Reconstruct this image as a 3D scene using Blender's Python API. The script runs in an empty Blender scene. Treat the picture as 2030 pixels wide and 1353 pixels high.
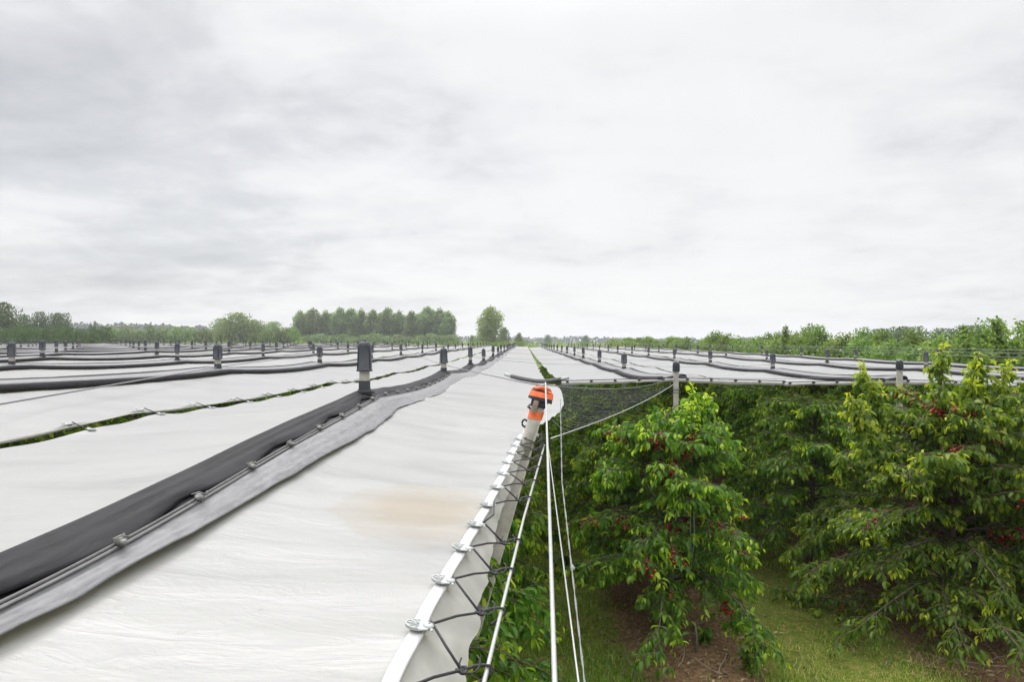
import bpy, math, random
import numpy as np
from mathutils import Vector, Matrix, Euler

# ------------------------------------------------------------------ camera, sky, sun, exposure
sc = bpy.context.scene
COL = sc.collection
CAMZ = 4.3
F = 1353.0                      # focal length in pixels of the 2030 px wide photograph (24 mm)
VPX, HY = 1040.0, 677.0         # where the rows vanish
cam_d = bpy.data.cameras.new('camera')
cam_d.lens = 24; cam_d.sensor_width = 36
cam_d.clip_start = 0.05; cam_d.clip_end = 6000
cam = bpy.data.objects.new('camera', cam_d); COL.objects.link(cam)
cam.location = (0, 0, CAMZ)
cam.rotation_euler = (math.radians(90.0), 0, math.atan((VPX - 1015) / F))
sc.camera = cam

SUN_EL, SUN_AZ = math.radians(52), math.radians(-28)     # azimuth measured from +Y towards +X
world = bpy.data.worlds.new("World"); sc.world = world
world.use_nodes = True
wn, wl = world.node_tree.nodes, world.node_tree.links
wn.clear()

def N(tree, t, **kw):
    n = tree.nodes.new(t)
    for k, v in kw.items():
        setattr(n, k, v)
    return n

def math_node(tree, op, a, b=None, c=None, clamp=False):
    n = tree.nodes.new('ShaderNodeMath'); n.operation = op; n.use_clamp = clamp
    for i, v in enumerate((a, b, c)):
        if v is None: continue
        if isinstance(v, (int, float)): n.inputs[i].default_value = v
        else: tree.links.new(v, n.inputs[i])
    return n.outputs[0]

def mixcol(tree, fac, a, b):
    n = tree.nodes.new('ShaderNodeMix'); n.data_type = 'RGBA'
    for idx, v in ((0, fac), (6, a), (7, b)):
        if isinstance(v, (int, float)): n.inputs[idx].default_value = v
        elif isinstance(v, (tuple, list)): n.inputs[idx].default_value = tuple(v) + ((1,) if len(v) == 3 else ())
        else: tree.links.new(v, n.inputs[idx])
    return n.outputs[2]

def ramp(tree, fac, stops, interp='LINEAR'):
    n = tree.nodes.new('ShaderNodeValToRGB'); cr = n.color_ramp; cr.interpolation = interp
    while len(cr.elements) < len(stops): cr.elements.new(0.5)
    for e, (p, c) in zip(cr.elements, stops):
        e.position = p
        e.color = (c, c, c, 1) if isinstance(c, (int, float)) else tuple(c) + (1,)
    tree.links.new(fac, n.inputs[0])
    return n.outputs[0]

def noise(tree, vec, scale, detail=4, rough=0.5, dist=0.0, out=0):
    n = tree.nodes.new('ShaderNodeTexNoise')
    n.inputs['Scale'].default_value = scale; n.inputs['Detail'].default_value = detail
    n.inputs['Roughness'].default_value = rough; n.inputs['Distortion'].default_value = dist
    if vec is not None: tree.links.new(vec, n.inputs['Vector'])
    return n.outputs[out]

def combine(tree, x, y, z):
    n = tree.nodes.new('ShaderNodeCombineXYZ')
    for i, v in enumerate((x, y, z)):
        if isinstance(v, (int, float)): n.inputs[i].default_value = v
        else: tree.links.new(v, n.inputs[i])
    return n.outputs[0]

wt = world.node_tree
sky = N(wt, 'ShaderNodeTexSky', sky_type='NISHITA', sun_disc=False)
sky.sun_elevation = SUN_EL; sky.sun_rotation = SUN_AZ
tc = N(wt, 'ShaderNodeTexCoord')
sp = N(wt, 'ShaderNodeSeparateXYZ'); wl.new(tc.outputs['Generated'], sp.inputs[0])
zc = math_node(wt, 'ADD', math_node(wt, 'MAXIMUM', sp.outputs[2], 0.0), 0.17)
px = math_node(wt, 'DIVIDE', sp.outputs[0], zc)
py = math_node(wt, 'DIVIDE', sp.outputs[1], zc)
plane = combine(wt, px, math_node(wt, 'MULTIPLY', py, 1.25), 3.7)
n1 = noise(wt, plane, 0.95, 12, 0.60, 0.15)
n2 = noise(wt, combine(wt, px, py, 9.1), 2.6, 9, 0.58, 0.4)
n0 = noise(wt, combine(wt, px, py, 21.3), 0.23, 3, 0.5)
cl = math_node(wt, 'ADD', math_node(wt, 'ADD', math_node(wt, 'MULTIPLY', n1, 0.55), math_node(wt, 'MULTIPLY', n2, 0.29)), math_node(wt, 'MULTIPLY', n0, 0.35))
# broad brightening of the cloud ahead, darker cloud to the sides
dotn = N(wt, 'ShaderNodeVectorMath', operation='DOT_PRODUCT')
wl.new(tc.outputs['Generated'], dotn.inputs[0])
dotn.inputs[1].default_value = Vector((0.10, 0.86, 0.50)).normalized()
glow = math_node(wt, 'POWER', math_node(wt, 'MAXIMUM', dotn.outputs['Value'], 0.0), 7.0)
cl = math_node(wt, 'ADD', cl, math_node(wt, 'MULTIPLY', glow, 0.13))
cl = math_node(wt, 'SUBTRACT', cl, math_node(wt, 'MULTIPLY', math_node(wt, 'POWER', math_node(wt, 'SUBTRACT', 1.0, math_node(wt, 'MAXIMUM', sp.outputs[2], 0.0)), 14.0), 0.05))
for dv, am in (((-.62, .72, .33), -.030), ((.72, .66, .24), -.055), ((-.62, .77, .12), -.045), ((-.2, .95, .20), -.012)):
    dn = N(wt, 'ShaderNodeVectorMath', operation='DOT_PRODUCT'); wl.new(tc.outputs['Generated'], dn.inputs[0]); dn.inputs[1].default_value = Vector(dv).normalized()
    cl = math_node(wt, 'ADD', cl, math_node(wt, 'MULTIPLY', math_node(wt, 'POWER', math_node(wt, 'MAXIMUM', dn.outputs['Value'], 0.0), 14.0), am))
cloudcol = ramp(wt, cl, [(0.38, (3.9, 3.95, 4.1)), (0.50, (5.15, 5.18, 5.28)), (0.555, (6.0, 6.01, 6.05)), (0.63, (6.6, 6.6, 6.58)), (0.74, (6.85, 6.83, 6.77))])
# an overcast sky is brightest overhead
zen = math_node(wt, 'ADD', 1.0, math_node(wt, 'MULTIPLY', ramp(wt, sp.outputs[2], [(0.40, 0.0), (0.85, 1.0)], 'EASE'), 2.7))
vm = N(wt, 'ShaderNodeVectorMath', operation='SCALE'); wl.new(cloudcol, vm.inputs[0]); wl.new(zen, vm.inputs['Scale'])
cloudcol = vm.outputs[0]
bg = N(wt, 'ShaderNodeBackground'); bg.inputs[1].default_value = 0.1
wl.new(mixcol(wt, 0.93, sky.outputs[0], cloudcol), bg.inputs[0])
wo = N(wt, 'ShaderNodeOutputWorld'); wl.new(bg.outputs[0], wo.inputs[0])

sun_d = bpy.data.lights.new('sun', 'SUN'); sun_d.energy = 1.5; sun_d.angle = math.radians(25); sun_d.color = (1, 0.97, 0.93)
sun = bpy.data.objects.new('sun', sun_d); COL.objects.link(sun)
sdir = Vector((math.sin(SUN_AZ) * math.cos(SUN_EL), math.cos(SUN_AZ) * math.cos(SUN_EL), math.sin(SUN_EL)))
sun.rotation_euler = (-sdir).to_track_quat('-Z', 'Y').to_euler(); sun.location = (0, 0, 60)
sc.view_settings.view_transform = 'Standard'; sc.view_settings.look = 'None'
sc.view_settings.exposure = 0.48; sc.view_settings.gamma = 1.0
sc.render.engine = 'CYCLES'
sc.cycles.max_bounces = 8; sc.cycles.diffuse_bounces = 3; sc.cycles.glossy_bounces = 2
sc.cycles.transmission_bounces = 4; sc.cycles.transparent_max_bounces = 6

# ------------------------------------------------------------------ helpers
ORD = ['zeroth', 'first', 'second', 'third', 'fourth', 'fifth', 'sixth', 'seventh', 'eighth', 'ninth', 'tenth', 'eleventh',
       'twelfth', 'thirteenth', 'fourteenth', 'fifteenth', 'sixteenth', 'seventeenth', 'eighteenth', 'nineteenth', 'twentieth']
TENS = {2: 'twenty', 3: 'thirty', 4: 'forty', 5: 'fifty', 6: 'sixty', 7: 'seventy', 8: 'eighty', 9: 'ninety'}
def ordw(n):
    if n <= 20: return ORD[n]
    if n % 10 == 0: return TENS[n // 10][:-1] + 'ieth'
    return TENS[n // 10] + '-' + ORD[n % 10]

def tag(o, label=None, cat=None, group=None, kind=None):
    if label: o['label'] = label
    if cat: o['category'] = cat
    if group: o['group'] = group
    if kind: o['kind'] = kind
    return o

def thing(name, label, cat, loc=(0, 0, 0), group=None):
    o = bpy.data.objects.new(name, None); COL.objects.link(o)
    o.location = loc; o.empty_display_size = 0.1
    return tag(o, label, cat, group)

def mesh_arrays(name, V, faces, mat=None, smooth=True, attr=None):
    """faces: list of (n,k) int arrays (tris, quads)."""
    me = bpy.data.meshes.new(name)
    V = np.asarray(V, dtype=np.float32)
    faces = [np.asarray(f, dtype=np.int32) for f in faces if len(f)]
    me.vertices.add(len(V)); me.vertices.foreach_set('co', V.ravel())
    loops = np.concatenate([f.ravel() for f in faces])
    tot = np.concatenate([np.full(len(f), f.shape[1], np.int32) for f in faces])
    start = np.concatenate([[0], np.cumsum(tot)[:-1]]).astype(np.int32)
    me.loops.add(len(loops)); me.loops.foreach_set('vertex_index', loops)
    me.polygons.add(len(tot)); me.polygons.foreach_set('loop_start', start); me.polygons.foreach_set('loop_total', tot)
    if smooth: me.polygons.foreach_set('use_smooth', np.ones(len(tot), dtype=bool))
    if attr is not None:
        a = me.attributes.new('tint', 'FLOAT', 'POINT'); a.data.foreach_set('value', np.asarray(attr, np.float32))
    me.update(calc_edges=True); me.validate()
    if mat: me.materials.append(mat)
    return me

def link(name, me, parent=None, loc=None):
    o = bpy.data.objects.new(name, me); COL.objects.link(o)
    if parent is not None: o.parent = parent
    if loc is not None: o.location = loc
    return o

class MB:
    """collects shapes into one mesh"""
    def __init__(s): s.V = []; s.T = []; s.Q = []; s.n = 0
    def add(s, V, tris=(), quads=()):
        V = np.asarray(V, float).reshape(-1, 3)
        if len(tris): s.T.append(np.asarray(tris, int) + s.n)
        if len(quads): s.Q.append(np.asarray(quads, int) + s.n)
        s.V.append(V); s.n += len(V)
    def tube(s, pts, rad, sides=6, cap=True):
        P = np.asarray(pts, float); m = len(P)
        R = np.full(m, rad) if np.isscalar(rad) else np.asarray(rad, float)
        T = np.gradient(P, axis=0); T /= np.linalg.norm(T, axis=1)[:, None] + 1e-12
        ref = np.array([0, 0, 1.0]) if abs(T[:, 2]).mean() < 0.8 else np.array([1.0, 0, 0])
        A = np.cross(T, ref); A /= np.linalg.norm(A, axis=1)[:, None] + 1e-12
        B = np.cross(T, A)
        an = np.linspace(0, 2 * np.pi, sides, endpoint=False)
        V = P[:, None, :] + R[:, None, None] * (np.cos(an)[None, :, None] * A[:, None, :] + np.sin(an)[None, :, None] * B[:, None, :])
        i = np.arange(m - 1)[:, None] * sides; j = np.arange(sides)[None, :]; k = (j + 1) % sides
        q = np.stack([i + j, i + k, i + sides + k, i + sides + j], -1).reshape(-1, 4)
        V = V.reshape(-1, 3); tr = []
        if cap:
            c0 = len(V); V = np.vstack([V, P[0], P[-1]])
            tr = [(c0, (a + 1) % sides, a) for a in range(sides)] + [(c0 + 1, (m - 1) * sides + a, (m - 1) * sides + (a + 1) % sides) for a in range(sides)]
        s.add(V, tr, q)
    def loft(s, rings, close=True, cap0=True, cap1=True):
        """rings: (m, n, 3)"""
        R = np.asarray(rings, float); m, n = R.shape[:2]
        nn = n if close else n - 1
        i = np.arange(m - 1)[:, None] * n; j = np.arange(nn)[None, :]; k = (j + 1) % n
        q = np.stack([i + j, i + k, i + n + k, i + n + j], -1).reshape(-1, 4)
        V = R.reshape(-1, 3); tr = []
        if close and (cap0 or cap1):
            c0 = len(V); V = np.vstack([V, R[0].mean(0), R[-1].mean(0)])
            if cap0: tr += [(c0, (a + 1) % n, a) for a in range(n)]
            if cap1: tr += [(c0 + 1, (m - 1) * n + a, (m - 1) * n + (a + 1) % n) for a in range(n)]
        s.add(V, tr, q)
    def box(s, c, size, rot=None, bev=0.0):
        hx, hy, hz = [d / 2 for d in size]; b = min(bev, hx * .9, hy * .9, hz * .9)
        if b <= 0: b = min(hx, hy, hz) * 0.02
        rings = []
        for z, ins in ((-hz, b), (-hz + b, 0), (hz - b, 0), (hz, b)):
            x, y = hx - ins, hy - ins
            rings.append([(-x + b, -y, z), (x - b, -y, z), (x, -y + b, z), (x, y - b, z), (x - b, y, z), (-x + b, y, z), (-x, y - b, z), (-x, -y + b, z)])
        R = np.array(rings, float)
        if rot is not None: R = R @ np.array(rot).T
        s.loft(R + np.array(c, float))
    def mesh(s, name, mat, smooth=False, attr=None):
        fs = []
        if s.T: fs.append(np.vstack(s.T))
        if s.Q: fs.append(np.vstack(s.Q))
        return mesh_arrays(name, np.vstack(s.V), fs, mat, smooth, attr)

def wp(x, y, Y):
    """world point seen at photo pixel (x, y), at distance Y along the rows"""
    return np.array([(x - VPX) * Y / F, Y, CAMZ - (y - HY) * Y / F])

def _h(ix, iy, seed):
    v = np.sin(ix * 127.1 + iy * 311.7 + seed * 74.7) * 43758.5453
    return v - np.floor(v)
def vnoise(x, y, seed=0):
    x = np.asarray(x, float); y = np.asarray(y, float)
    ix, iy = np.floor(x), np.floor(y); fx, fy = x - ix, y - iy
    fx = fx * fx * (3 - 2 * fx); fy = fy * fy * (3 - 2 * fy)
    a = _h(ix, iy, seed); b = _h(ix + 1, iy, seed); c = _h(ix, iy + 1, seed); d = _h(ix + 1, iy + 1, seed)
    return (a + (b - a) * fx + (c - a) * fy + (a - b - c + d) * fx * fy) * 2 - 1
def fbm(x, y, seed=0, o=3):
    r = 0; a = 1.0; t = 0
    for i in range(o):
        r = r + a * vnoise(x * 2 ** i, y * 2 ** i, seed + i * 13); t += a; a *= .5
    return r / t

# ------------------------------------------------------------------ materials
def new_mat(name):
    m = bpy.data.materials.new(name); m.use_nodes = True
    t = m.node_tree; p = t.nodes['Principled BSDF']
    return m, t, p

def simple(name, col, rough=0.5, var=0.15, scale=20, metal=0.0, bump=0.0, bscale=60, spec=0.5):
    m, t, p = new_mat(name)
    co = N(t, 'ShaderNodeTexCoord').outputs['Object']
    f = noise(t, co, scale, 5, 0.6)
    dark = tuple(c * (1 - var) for c in col); light = tuple(min(1, c * (1 + var)) for c in col)
    t.links.new(ramp(t, f, [(0.3, dark), (0.7, light)]), p.inputs['Base Color'])
    p.inputs['Roughness'].default_value = rough; p.inputs['Metallic'].default_value = metal
    p.inputs['Specular IOR Level'].default_value = spec
    if bump:
        b = N(t, 'ShaderNodeBump'); b.inputs['Strength'].default_value = bump; b.inputs['Distance'].default_value = 0.01
        t.links.new(noise(t, co, bscale, 4, 0.6), b.inputs['Height']); t.links.new(b.outputs[0], p.inputs['Normal'])
    return m

def translucent_mix(t, p, colsock, fac):
    out = t.nodes['Material Output']
    tr = N(t, 'ShaderNodeBsdfTranslucent')
    if isinstance(colsock, tuple): tr.inputs[0].default_value = colsock + (1,)
    else: t.links.new(colsock, tr.inputs[0])
    mx = N(t, 'ShaderNodeMixShader'); mx.inputs[0].default_value = fac
    t.links.new(p.outputs[0], mx.inputs[1]); t.links.new(tr.outputs[0], mx.inputs[2])
    t.links.new(mx.outputs[0], out.inputs['Surface'])
    return mx

def cover_material():
    m, t, p = new_mat('white_film')
    geo = N(t, 'ShaderNodeNewGeometry').outputs['Position']
    s = N(t, 'ShaderNodeSeparateXYZ'); t.links.new(geo, s.inputs[0])
    X, Y = s.outputs[0], s.outputs[1]
    # faint grime, drawn out across the film
    g1 = noise(t, combine(t, math_node(t, 'MULTIPLY', X, .6), math_node(t, 'MULTIPLY', Y, 1.7), 0), 1.3, 6, 0.62, 0.4)
    base = ramp(t, g1, [(0.30, (0.475, 0.475, 0.49)), (0.46, (0.555, 0.555, 0.566)), (0.75, (0.61, 0.61, 0.618))])
    # small specks
    g2 = noise(t, geo, 26, 2, 0.5)
    base = mixcol(t, math_node(t, 'MULTIPLY', ramp(t, g2, [(0.70, 0.0), (0.76, 1.0)]), 0.30), base, (0.36, 0.34, 0.30))
    # one tan stain on the near sheet
    dx = math_node(t, 'DIVIDE', math_node(t, 'ADD', X, 0.45), 0.40)
    dy = math_node(t, 'DIVIDE', math_node(t, 'SUBTRACT', Y, 3.02), 0.50)
    dd = math_node(t, 'SQRT', math_node(t, 'ADD', math_node(t, 'MULTIPLY', dx, dx), math_node(t, 'MULTIPLY', dy, dy)))
    sn = math_node(t, 'ADD', math_node(t, 'MULTIPLY', noise(t, combine(t, X, math_node(t, 'MULTIPLY', Y, 1.8), 0), 5.5, 9, 0.68, 0.8), 1.25), -0.12)
    mask = math_node(t, 'SUBTRACT', math_node(t, 'ADD', 0.58, math_node(t, 'MULTIPLY', sn, 0.75)), dd)
    mask = ramp(t, mask, [(0.0, 0.0), (0.07, 0.45), (0.16, 0.35), (0.6, 1.0)])
    base = mixcol(t, math_node(t, 'MULTIPLY', mask, 0.55), base, (0.47, 0.36, 0.235))
    # dried water marks and smears
    wm = noise(t, combine(t, math_node(t, 'MULTIPLY', X, 1.3), math_node(t, 'MULTIPLY', Y, 2.6), 4), 2.2, 9, 0.66, 1.2)
    wmk = ramp(t, wm, [(0.56, 0.0), (0.585, 1.0), (0.60, 0.25), (0.72, 0.55)])
    base = mixcol(t, math_node(t, 'MULTIPLY', wmk, 0.09), base, (0.47, 0.45, 0.42))
    t.links.new(base, p.inputs['Base Color'])
    p.inputs['Roughness'].default_value = 0.36; p.inputs['Specular IOR Level'].default_value = 0.45
    cr = noise(t, combine(t, math_node(t, 'MULTIPLY', X, 3.0), math_node(t, 'MULTIPLY', Y, 7.5), 0), 1.0, 5, 0.5, 1.0)
    cr2 = noise(t, combine(t, math_node(t, 'MULTIPLY', X, 14.0), math_node(t, 'MULTIPLY', Y, 40.0), 2), 1.0, 5, 0.6, 1.2)
    cz = noise(t, combine(t, math_node(t, 'ADD', math_node(t, 'MULTIPLY', X, 2.2), math_node(t, 'MULTIPLY', Y, .8)), math_node(t, 'MULTIPLY', Y, 5.0), 7), 1.0, 6, 0.55, 1.6)
    fold = math_node(t, 'SUBTRACT', 1.0, math_node(t, 'POWER', math_node(t, 'ABSOLUTE', math_node(t, 'MULTIPLY', math_node(t, 'SUBTRACT', cz, 0.5), 3.2)), 0.45))
    hgt = math_node(t, 'ADD', math_node(t, 'ADD', math_node(t, 'MULTIPLY', cr, 1.0), math_node(t, 'MULTIPLY', cr2, 0.12)), math_node(t, 'MULTIPLY', fold, 0.28))
    b = N(t, 'ShaderNodeBump'); b.inputs['Strength'].default_value = 0.34; b.inputs['Distance'].default_value = 0.02
    t.links.new(hgt, b.inputs['Height']); t.links.new(b.outputs[0], p.inputs['Normal'])
    translucent_mix(t, p, (0.66, 0.66, 0.665), 0.48)
    return m

def leaf_material(name, old, mid, young, trans=0.28, rough=0.42):
    m, t, p = new_mat(name)
    a = N(t, 'ShaderNodeAttribute', attribute_name='tint').outputs['Fac']
    oi = N(t, 'ShaderNodeObjectInfo').outputs['Random']
    col = ramp(t, a, [(0.0, old), (0.5, mid), (0.8, tuple((x + y) / 2 for x, y in zip(mid, young))), (1.0, young)])
    hs = N(t, 'ShaderNodeHueSaturation'); t.links.new(col, hs.inputs['Color'])
    t.links.new(math_node(t, 'ADD', 0.485, math_node(t, 'MULTIPLY', oi, 0.03)), hs.inputs['Hue'])
    t.links.new(math_node(t, 'ADD', 0.85, math_node(t, 'MULTIPLY', oi, 0.3)), hs.inputs['Value'])
    t.links.new(hs.outputs[0], p.inputs['Base Color'])
    p.inputs['Roughness'].default_value = rough; p.inputs['Specular IOR Level'].default_value = 0.4
    tr = N(t, 'ShaderNodeMix'); tr.data_type = 'RGBA'; tr.blend_type = 'MULTIPLY'; tr.inputs[0].default_value = 1
    t.links.new(hs.outputs[0], tr.inputs[6]); tr.inputs[7].default_value = (1.5, 1.6, 0.7, 1)
    translucent_mix(t, p, tr.outputs[2], trans)
    return m

M = {}
M['film'] = cover_material()
M['band'] = simple('white_band', (0.50, 0.50, 0.505), 0.4, 0.03, 30, bump=0.15, bscale=40)
_m, _t, _p = new_mat('hanging_flap'); M['flap'] = _m
_co = N(_t, 'ShaderNodeNewGeometry').outputs['Position']
_t.links.new(ramp(_t, noise(_t, _co, 9, 5, .6), [(.3, (.33, .325, .30)), (.7, (.46, .45, .43))]), _p.inputs['Base Color'])
_p.inputs['Roughness'].default_value = .5
translucent_mix(_t, _p, (.7, .7, .66), .3)
def fabric(name, a, b, rough, sx=30, sy=3.0):
    m, t, p = new_mat(name)
    geo = N(t, 'ShaderNodeNewGeometry').outputs['Position']
    s = N(t, 'ShaderNodeSeparateXYZ'); t.links.new(geo, s.inputs[0])
    st = combine(t, math_node(t, 'MULTIPLY', s.outputs[0], sx), math_node(t, 'MULTIPLY', s.outputs[1], sy), math_node(t, 'MULTIPLY', s.outputs[2], sx))
    f = noise(t, st, 1.0, 6, .6, .5)
    t.links.new(ramp(t, f, [(.3, a), (.7, b)]), p.inputs['Base Color'])
    p.inputs['Roughness'].default_value = rough; p.inputs['Specular IOR Level'].default_value = 0.16
    bm = N(t, 'ShaderNodeBump'); bm.inputs['Strength'].default_value = .5; bm.inputs['Distance'].default_value = .012
    t.links.new(f, bm.inputs['Height']); t.links.new(bm.outputs[0], p.inputs['Normal'])
    return m
M['black_fabric'] = fabric('black_fabric', (0.009, 0.009, 0.011), (0.021, 0.021, 0.024), 0.66, 16, 4)
M['grey_net'] = fabric('grey_net', (0.15, 0.15, 0.155), (0.225, 0.225, 0.232), 0.65, 34, 9)
M['rail'] = simple('black_rail', (0.07, 0.07, 0.07), 0.4, .3, 40)
M['cap'] = simple('slate_plastic', (0.030, 0.034, 0.042), 0.5, .35, 9, bump=.08, spec=.35)
M['concrete'] = simple('concrete', (0.34, 0.325, 0.285), 0.85, .18, 14, bump=.35, bscale=70, spec=.2)
M['collar'] = simple('dark_collar', (0.020, 0.022, 0.026), 0.6, .3, spec=.3)
M['cord'] = simple('black_cord', (0.022, 0.022, 0.026), 0.6, .3, 80, bump=.3, bscale=300)
M['steel'] = simple('galvanised_wire', (0.50, 0.51, 0.50), 0.38, .12, 60, metal=.65)
M['wire'] = simple('dull_wire', (0.20, 0.20, 0.21), 0.5, .15, 60, metal=.4)
M['clip'] = simple('grey_clip_plastic', (0.36, 0.38, 0.375), 0.45, .08, 30)
M['darkclip'] = simple('worn_clip_plastic', (0.15, 0.15, 0.14), 0.5, .4, 60)
M['tape'] = simple('orange_tape', (0.80, 0.155, 0.050), 0.55, .28, 26, bump=.12, bscale=30)
M['wood'] = simple('weathered_wood', (0.32, 0.26, 0.20), 0.85, .3, 18, bump=.3)
M['bark'] = simple('cherry_bark', (0.105, 0.080, 0.062), 0.8, .35, 16, bump=.6, bscale=35, spec=.2)
M['greybark'] = simple('grey_bark', (0.14, 0.125, 0.10), 0.85, .35, 6, bump=.5)
M['stick'] = simple('dry_stick', (0.20, 0.155, 0.115), 0.9, .3, 14)
M['cherry'] = simple('cherry_skin', (0.27, 0.012, 0.012), 0.25, .65, 5)
M['hose'] = simple('foam_pipe', (0.085, 0.085, 0.09), 0.7, .2, 20)
M['leaf'] = leaf_material('cherry_leaf', (0.052, 0.122, 0.015), (0.125, 0.240, 0.021), (0.42, 0.51, 0.035), .50)
M['leaf_far'] = leaf_material('orchard_leaf', (0.085, 0.145, 0.030), (0.165, 0.245, 0.050), (0.28, 0.34, 0.08), .38, .55)
M['leaf_poplar'] = leaf_material('poplar_leaf', (0.120, 0.180, 0.075), (0.170, 0.235, 0.100), (0.22, 0.275, 0.125), .38, .55)
M['leaf_willow'] = leaf_material('willow_leaf', (0.10, 0.14, 0.055), (0.16, 0.20, 0.085), (0.23, 0.25, 0.11), .25, .55)
M['leaf_lone'] = leaf_material('lone_tree_leaf', (0.13, 0.18, 0.045), (0.20, 0.26, 0.06), (0.28, 0.32, 0.09), .38, .55)
M['leaf_dark'] = leaf_material('woodland_leaf', (0.044, 0.080, 0.030), (0.075, 0.120, 0.042), (0.12, 0.16, 0.06), .28, .55)
M['leaf_dist'] = leaf_material('distant_leaf', (0.045, 0.066, 0.050), (0.062, 0.086, 0.062), (0.085, 0.11, 0.075), .15, .95)
M['dead_leaf'] = leaf_material('dead_leaf', (0.07, 0.045, 0.028), (0.19, 0.13, 0.075), (0.36, 0.29, 0.17), .15, .8)
M['grass'] = leaf_material('grass_blade', (0.085, 0.170, 0.016), (0.185, 0.275, 0.028), (0.46, 0.38, 0.14), .4, .55)

# ------------------------------------------------------------------ canopy geometry functions
PITCH = 4.02; XA = -1.42
R_MIN, R_MAX = -15, 4
Y_END = 104.0
def row_x(r): return XA + PITCH * r
def row_off(r):
    if r < -1: return min(3.0, 0.42 * (-1 - r))
    return {2: 0.35, 3: 0.3, 4: 0.5}.get(r, 0.0)
def row_start(r): return -0.6 if r <= 0 else 12.05 + row_off(r)
def post_y(r, k): return 6.0 * k + row_off(r)
def ridge_depth(r, Y):
    X = row_x(r); d = min(X, 2.0) - XA
    tilt = 0.02 * d if d > 0 else -0.36 * math.tanh(0.02 * -d / 0.36)
    Y = np.asarray(Y, float)
    base = 0.545 + tilt + 0.15 * np.tanh((Y - 12) / 8)
    if r == 0: base = base + .15 * np.exp(-((np.maximum(Y, 1.2) - 1.2) / 2.3) ** 2)
    t = (Y - row_off(r)) / 6.0
    base = base + 0.028 * vnoise(t, np.full_like(t, r * 3.3), 5) * np.clip(np.abs(t - 1), 0, 1) ** 2
    fr = t - np.floor(t)
    return base + 0.055 * 4 * fr * (1 - fr)
def ridge_z(r, Y): return CAMZ - ridge_depth(r, Y)
def ridge_dx(r, Y):
    Y = np.asarray(Y, float); t = (Y - row_off(r)) / 6.0; fr = t - np.floor(t)
    return 0.05 * np.sin(np.pi * fr) * np.sign(vnoise(np.floor(t) + .5, t * 0 + r * 1.7, 9)) + 0.015 * vnoise(Y * .6, Y * 0, r + 40)

def ysamples(y0, near, far=Y_END):
    ys = [y0]
    while ys[-1] < far:
        y = ys[-1]
        ys.append(y + (near if y < 7 else near * 2 if y < 16 else 0.25 if y < 30 else 0.75))
    ys[-1] = far
    return np.array(ys)

EDGE_PTS = np.array([(-1.0, -.30), (1.5, -.27), (2.02, -.24), (3.07, -.147), (3.81, -.10), (4.55, -.06), (5.5, 0.0), (6.45, .215), (7.2, .37), (8.1, .467), (9.6, .53), (11.7, .585), (14, .59), (200, .59)])
def near_edge_x(Y): return np.interp(Y, EDGE_PTS[:, 0], EDGE_PTS[:, 1])

def sheet_edge(r, side, Y):
    """world x, z of the low edge of a half sheet"""
    xv = row_x(r) + side * PITCH / 2
    gap = 0.088 + 0.012 * vnoise(Y * .13, Y * 0 + r, 77)
    scal = -0.024 * np.abs(np.sin(np.pi * (Y - 0.15)))            # edge pulled out at a clip every metre
    x = xv - side * (gap + scal)
    drop = 0.27 if r <= 0 else 0.20 - 0.07 * np.exp(-(np.maximum(Y, 12) - 12) / 3)
    z = ridge_z(r, Y) - drop
    if r == 0 and side < 0: z = ridge_z(-1, Y) - 0.300
    if r == 0 and side > 0:
        w = np.clip((Y - 6.5) / 2, 0, 1)
        xe = near_edge_x(Y) - 0.012 * np.abs(np.sin(np.pi * (Y - 1.755) / .335)) * (1 - w)
        x = np.where(Y < 11.9, xe, .585 - .10 - .05 * np.exp(-(np.maximum(Y, 11.9) - 12) / 14) * (1 + .35 * np.sin(Y * 2.1)) - .04 * np.abs(np.sin(Y * 1.4)))
        x = np.where((Y > 10.5) & (Y < 13), np.minimum(x, .56 - .05 * np.clip((Y - 10.5) / 2, 0, 1)), x)
        z = CAMZ - 0.75 - 0.11 * np.clip((Y - 11) / 8, 0, 1) - 0.012 * np.abs(np.sin(np.pi * (Y - 1.755) / .335)) * (1 - w)
    if r == 1 and side < 0:
        x = .605 + .05 + .14 * np.exp(-(Y - 12) / 16) * (1 + .25 * np.sin(Y * 1.7)) + .03 * np.abs(np.sin(Y * 1.4))
    return x, z

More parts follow.
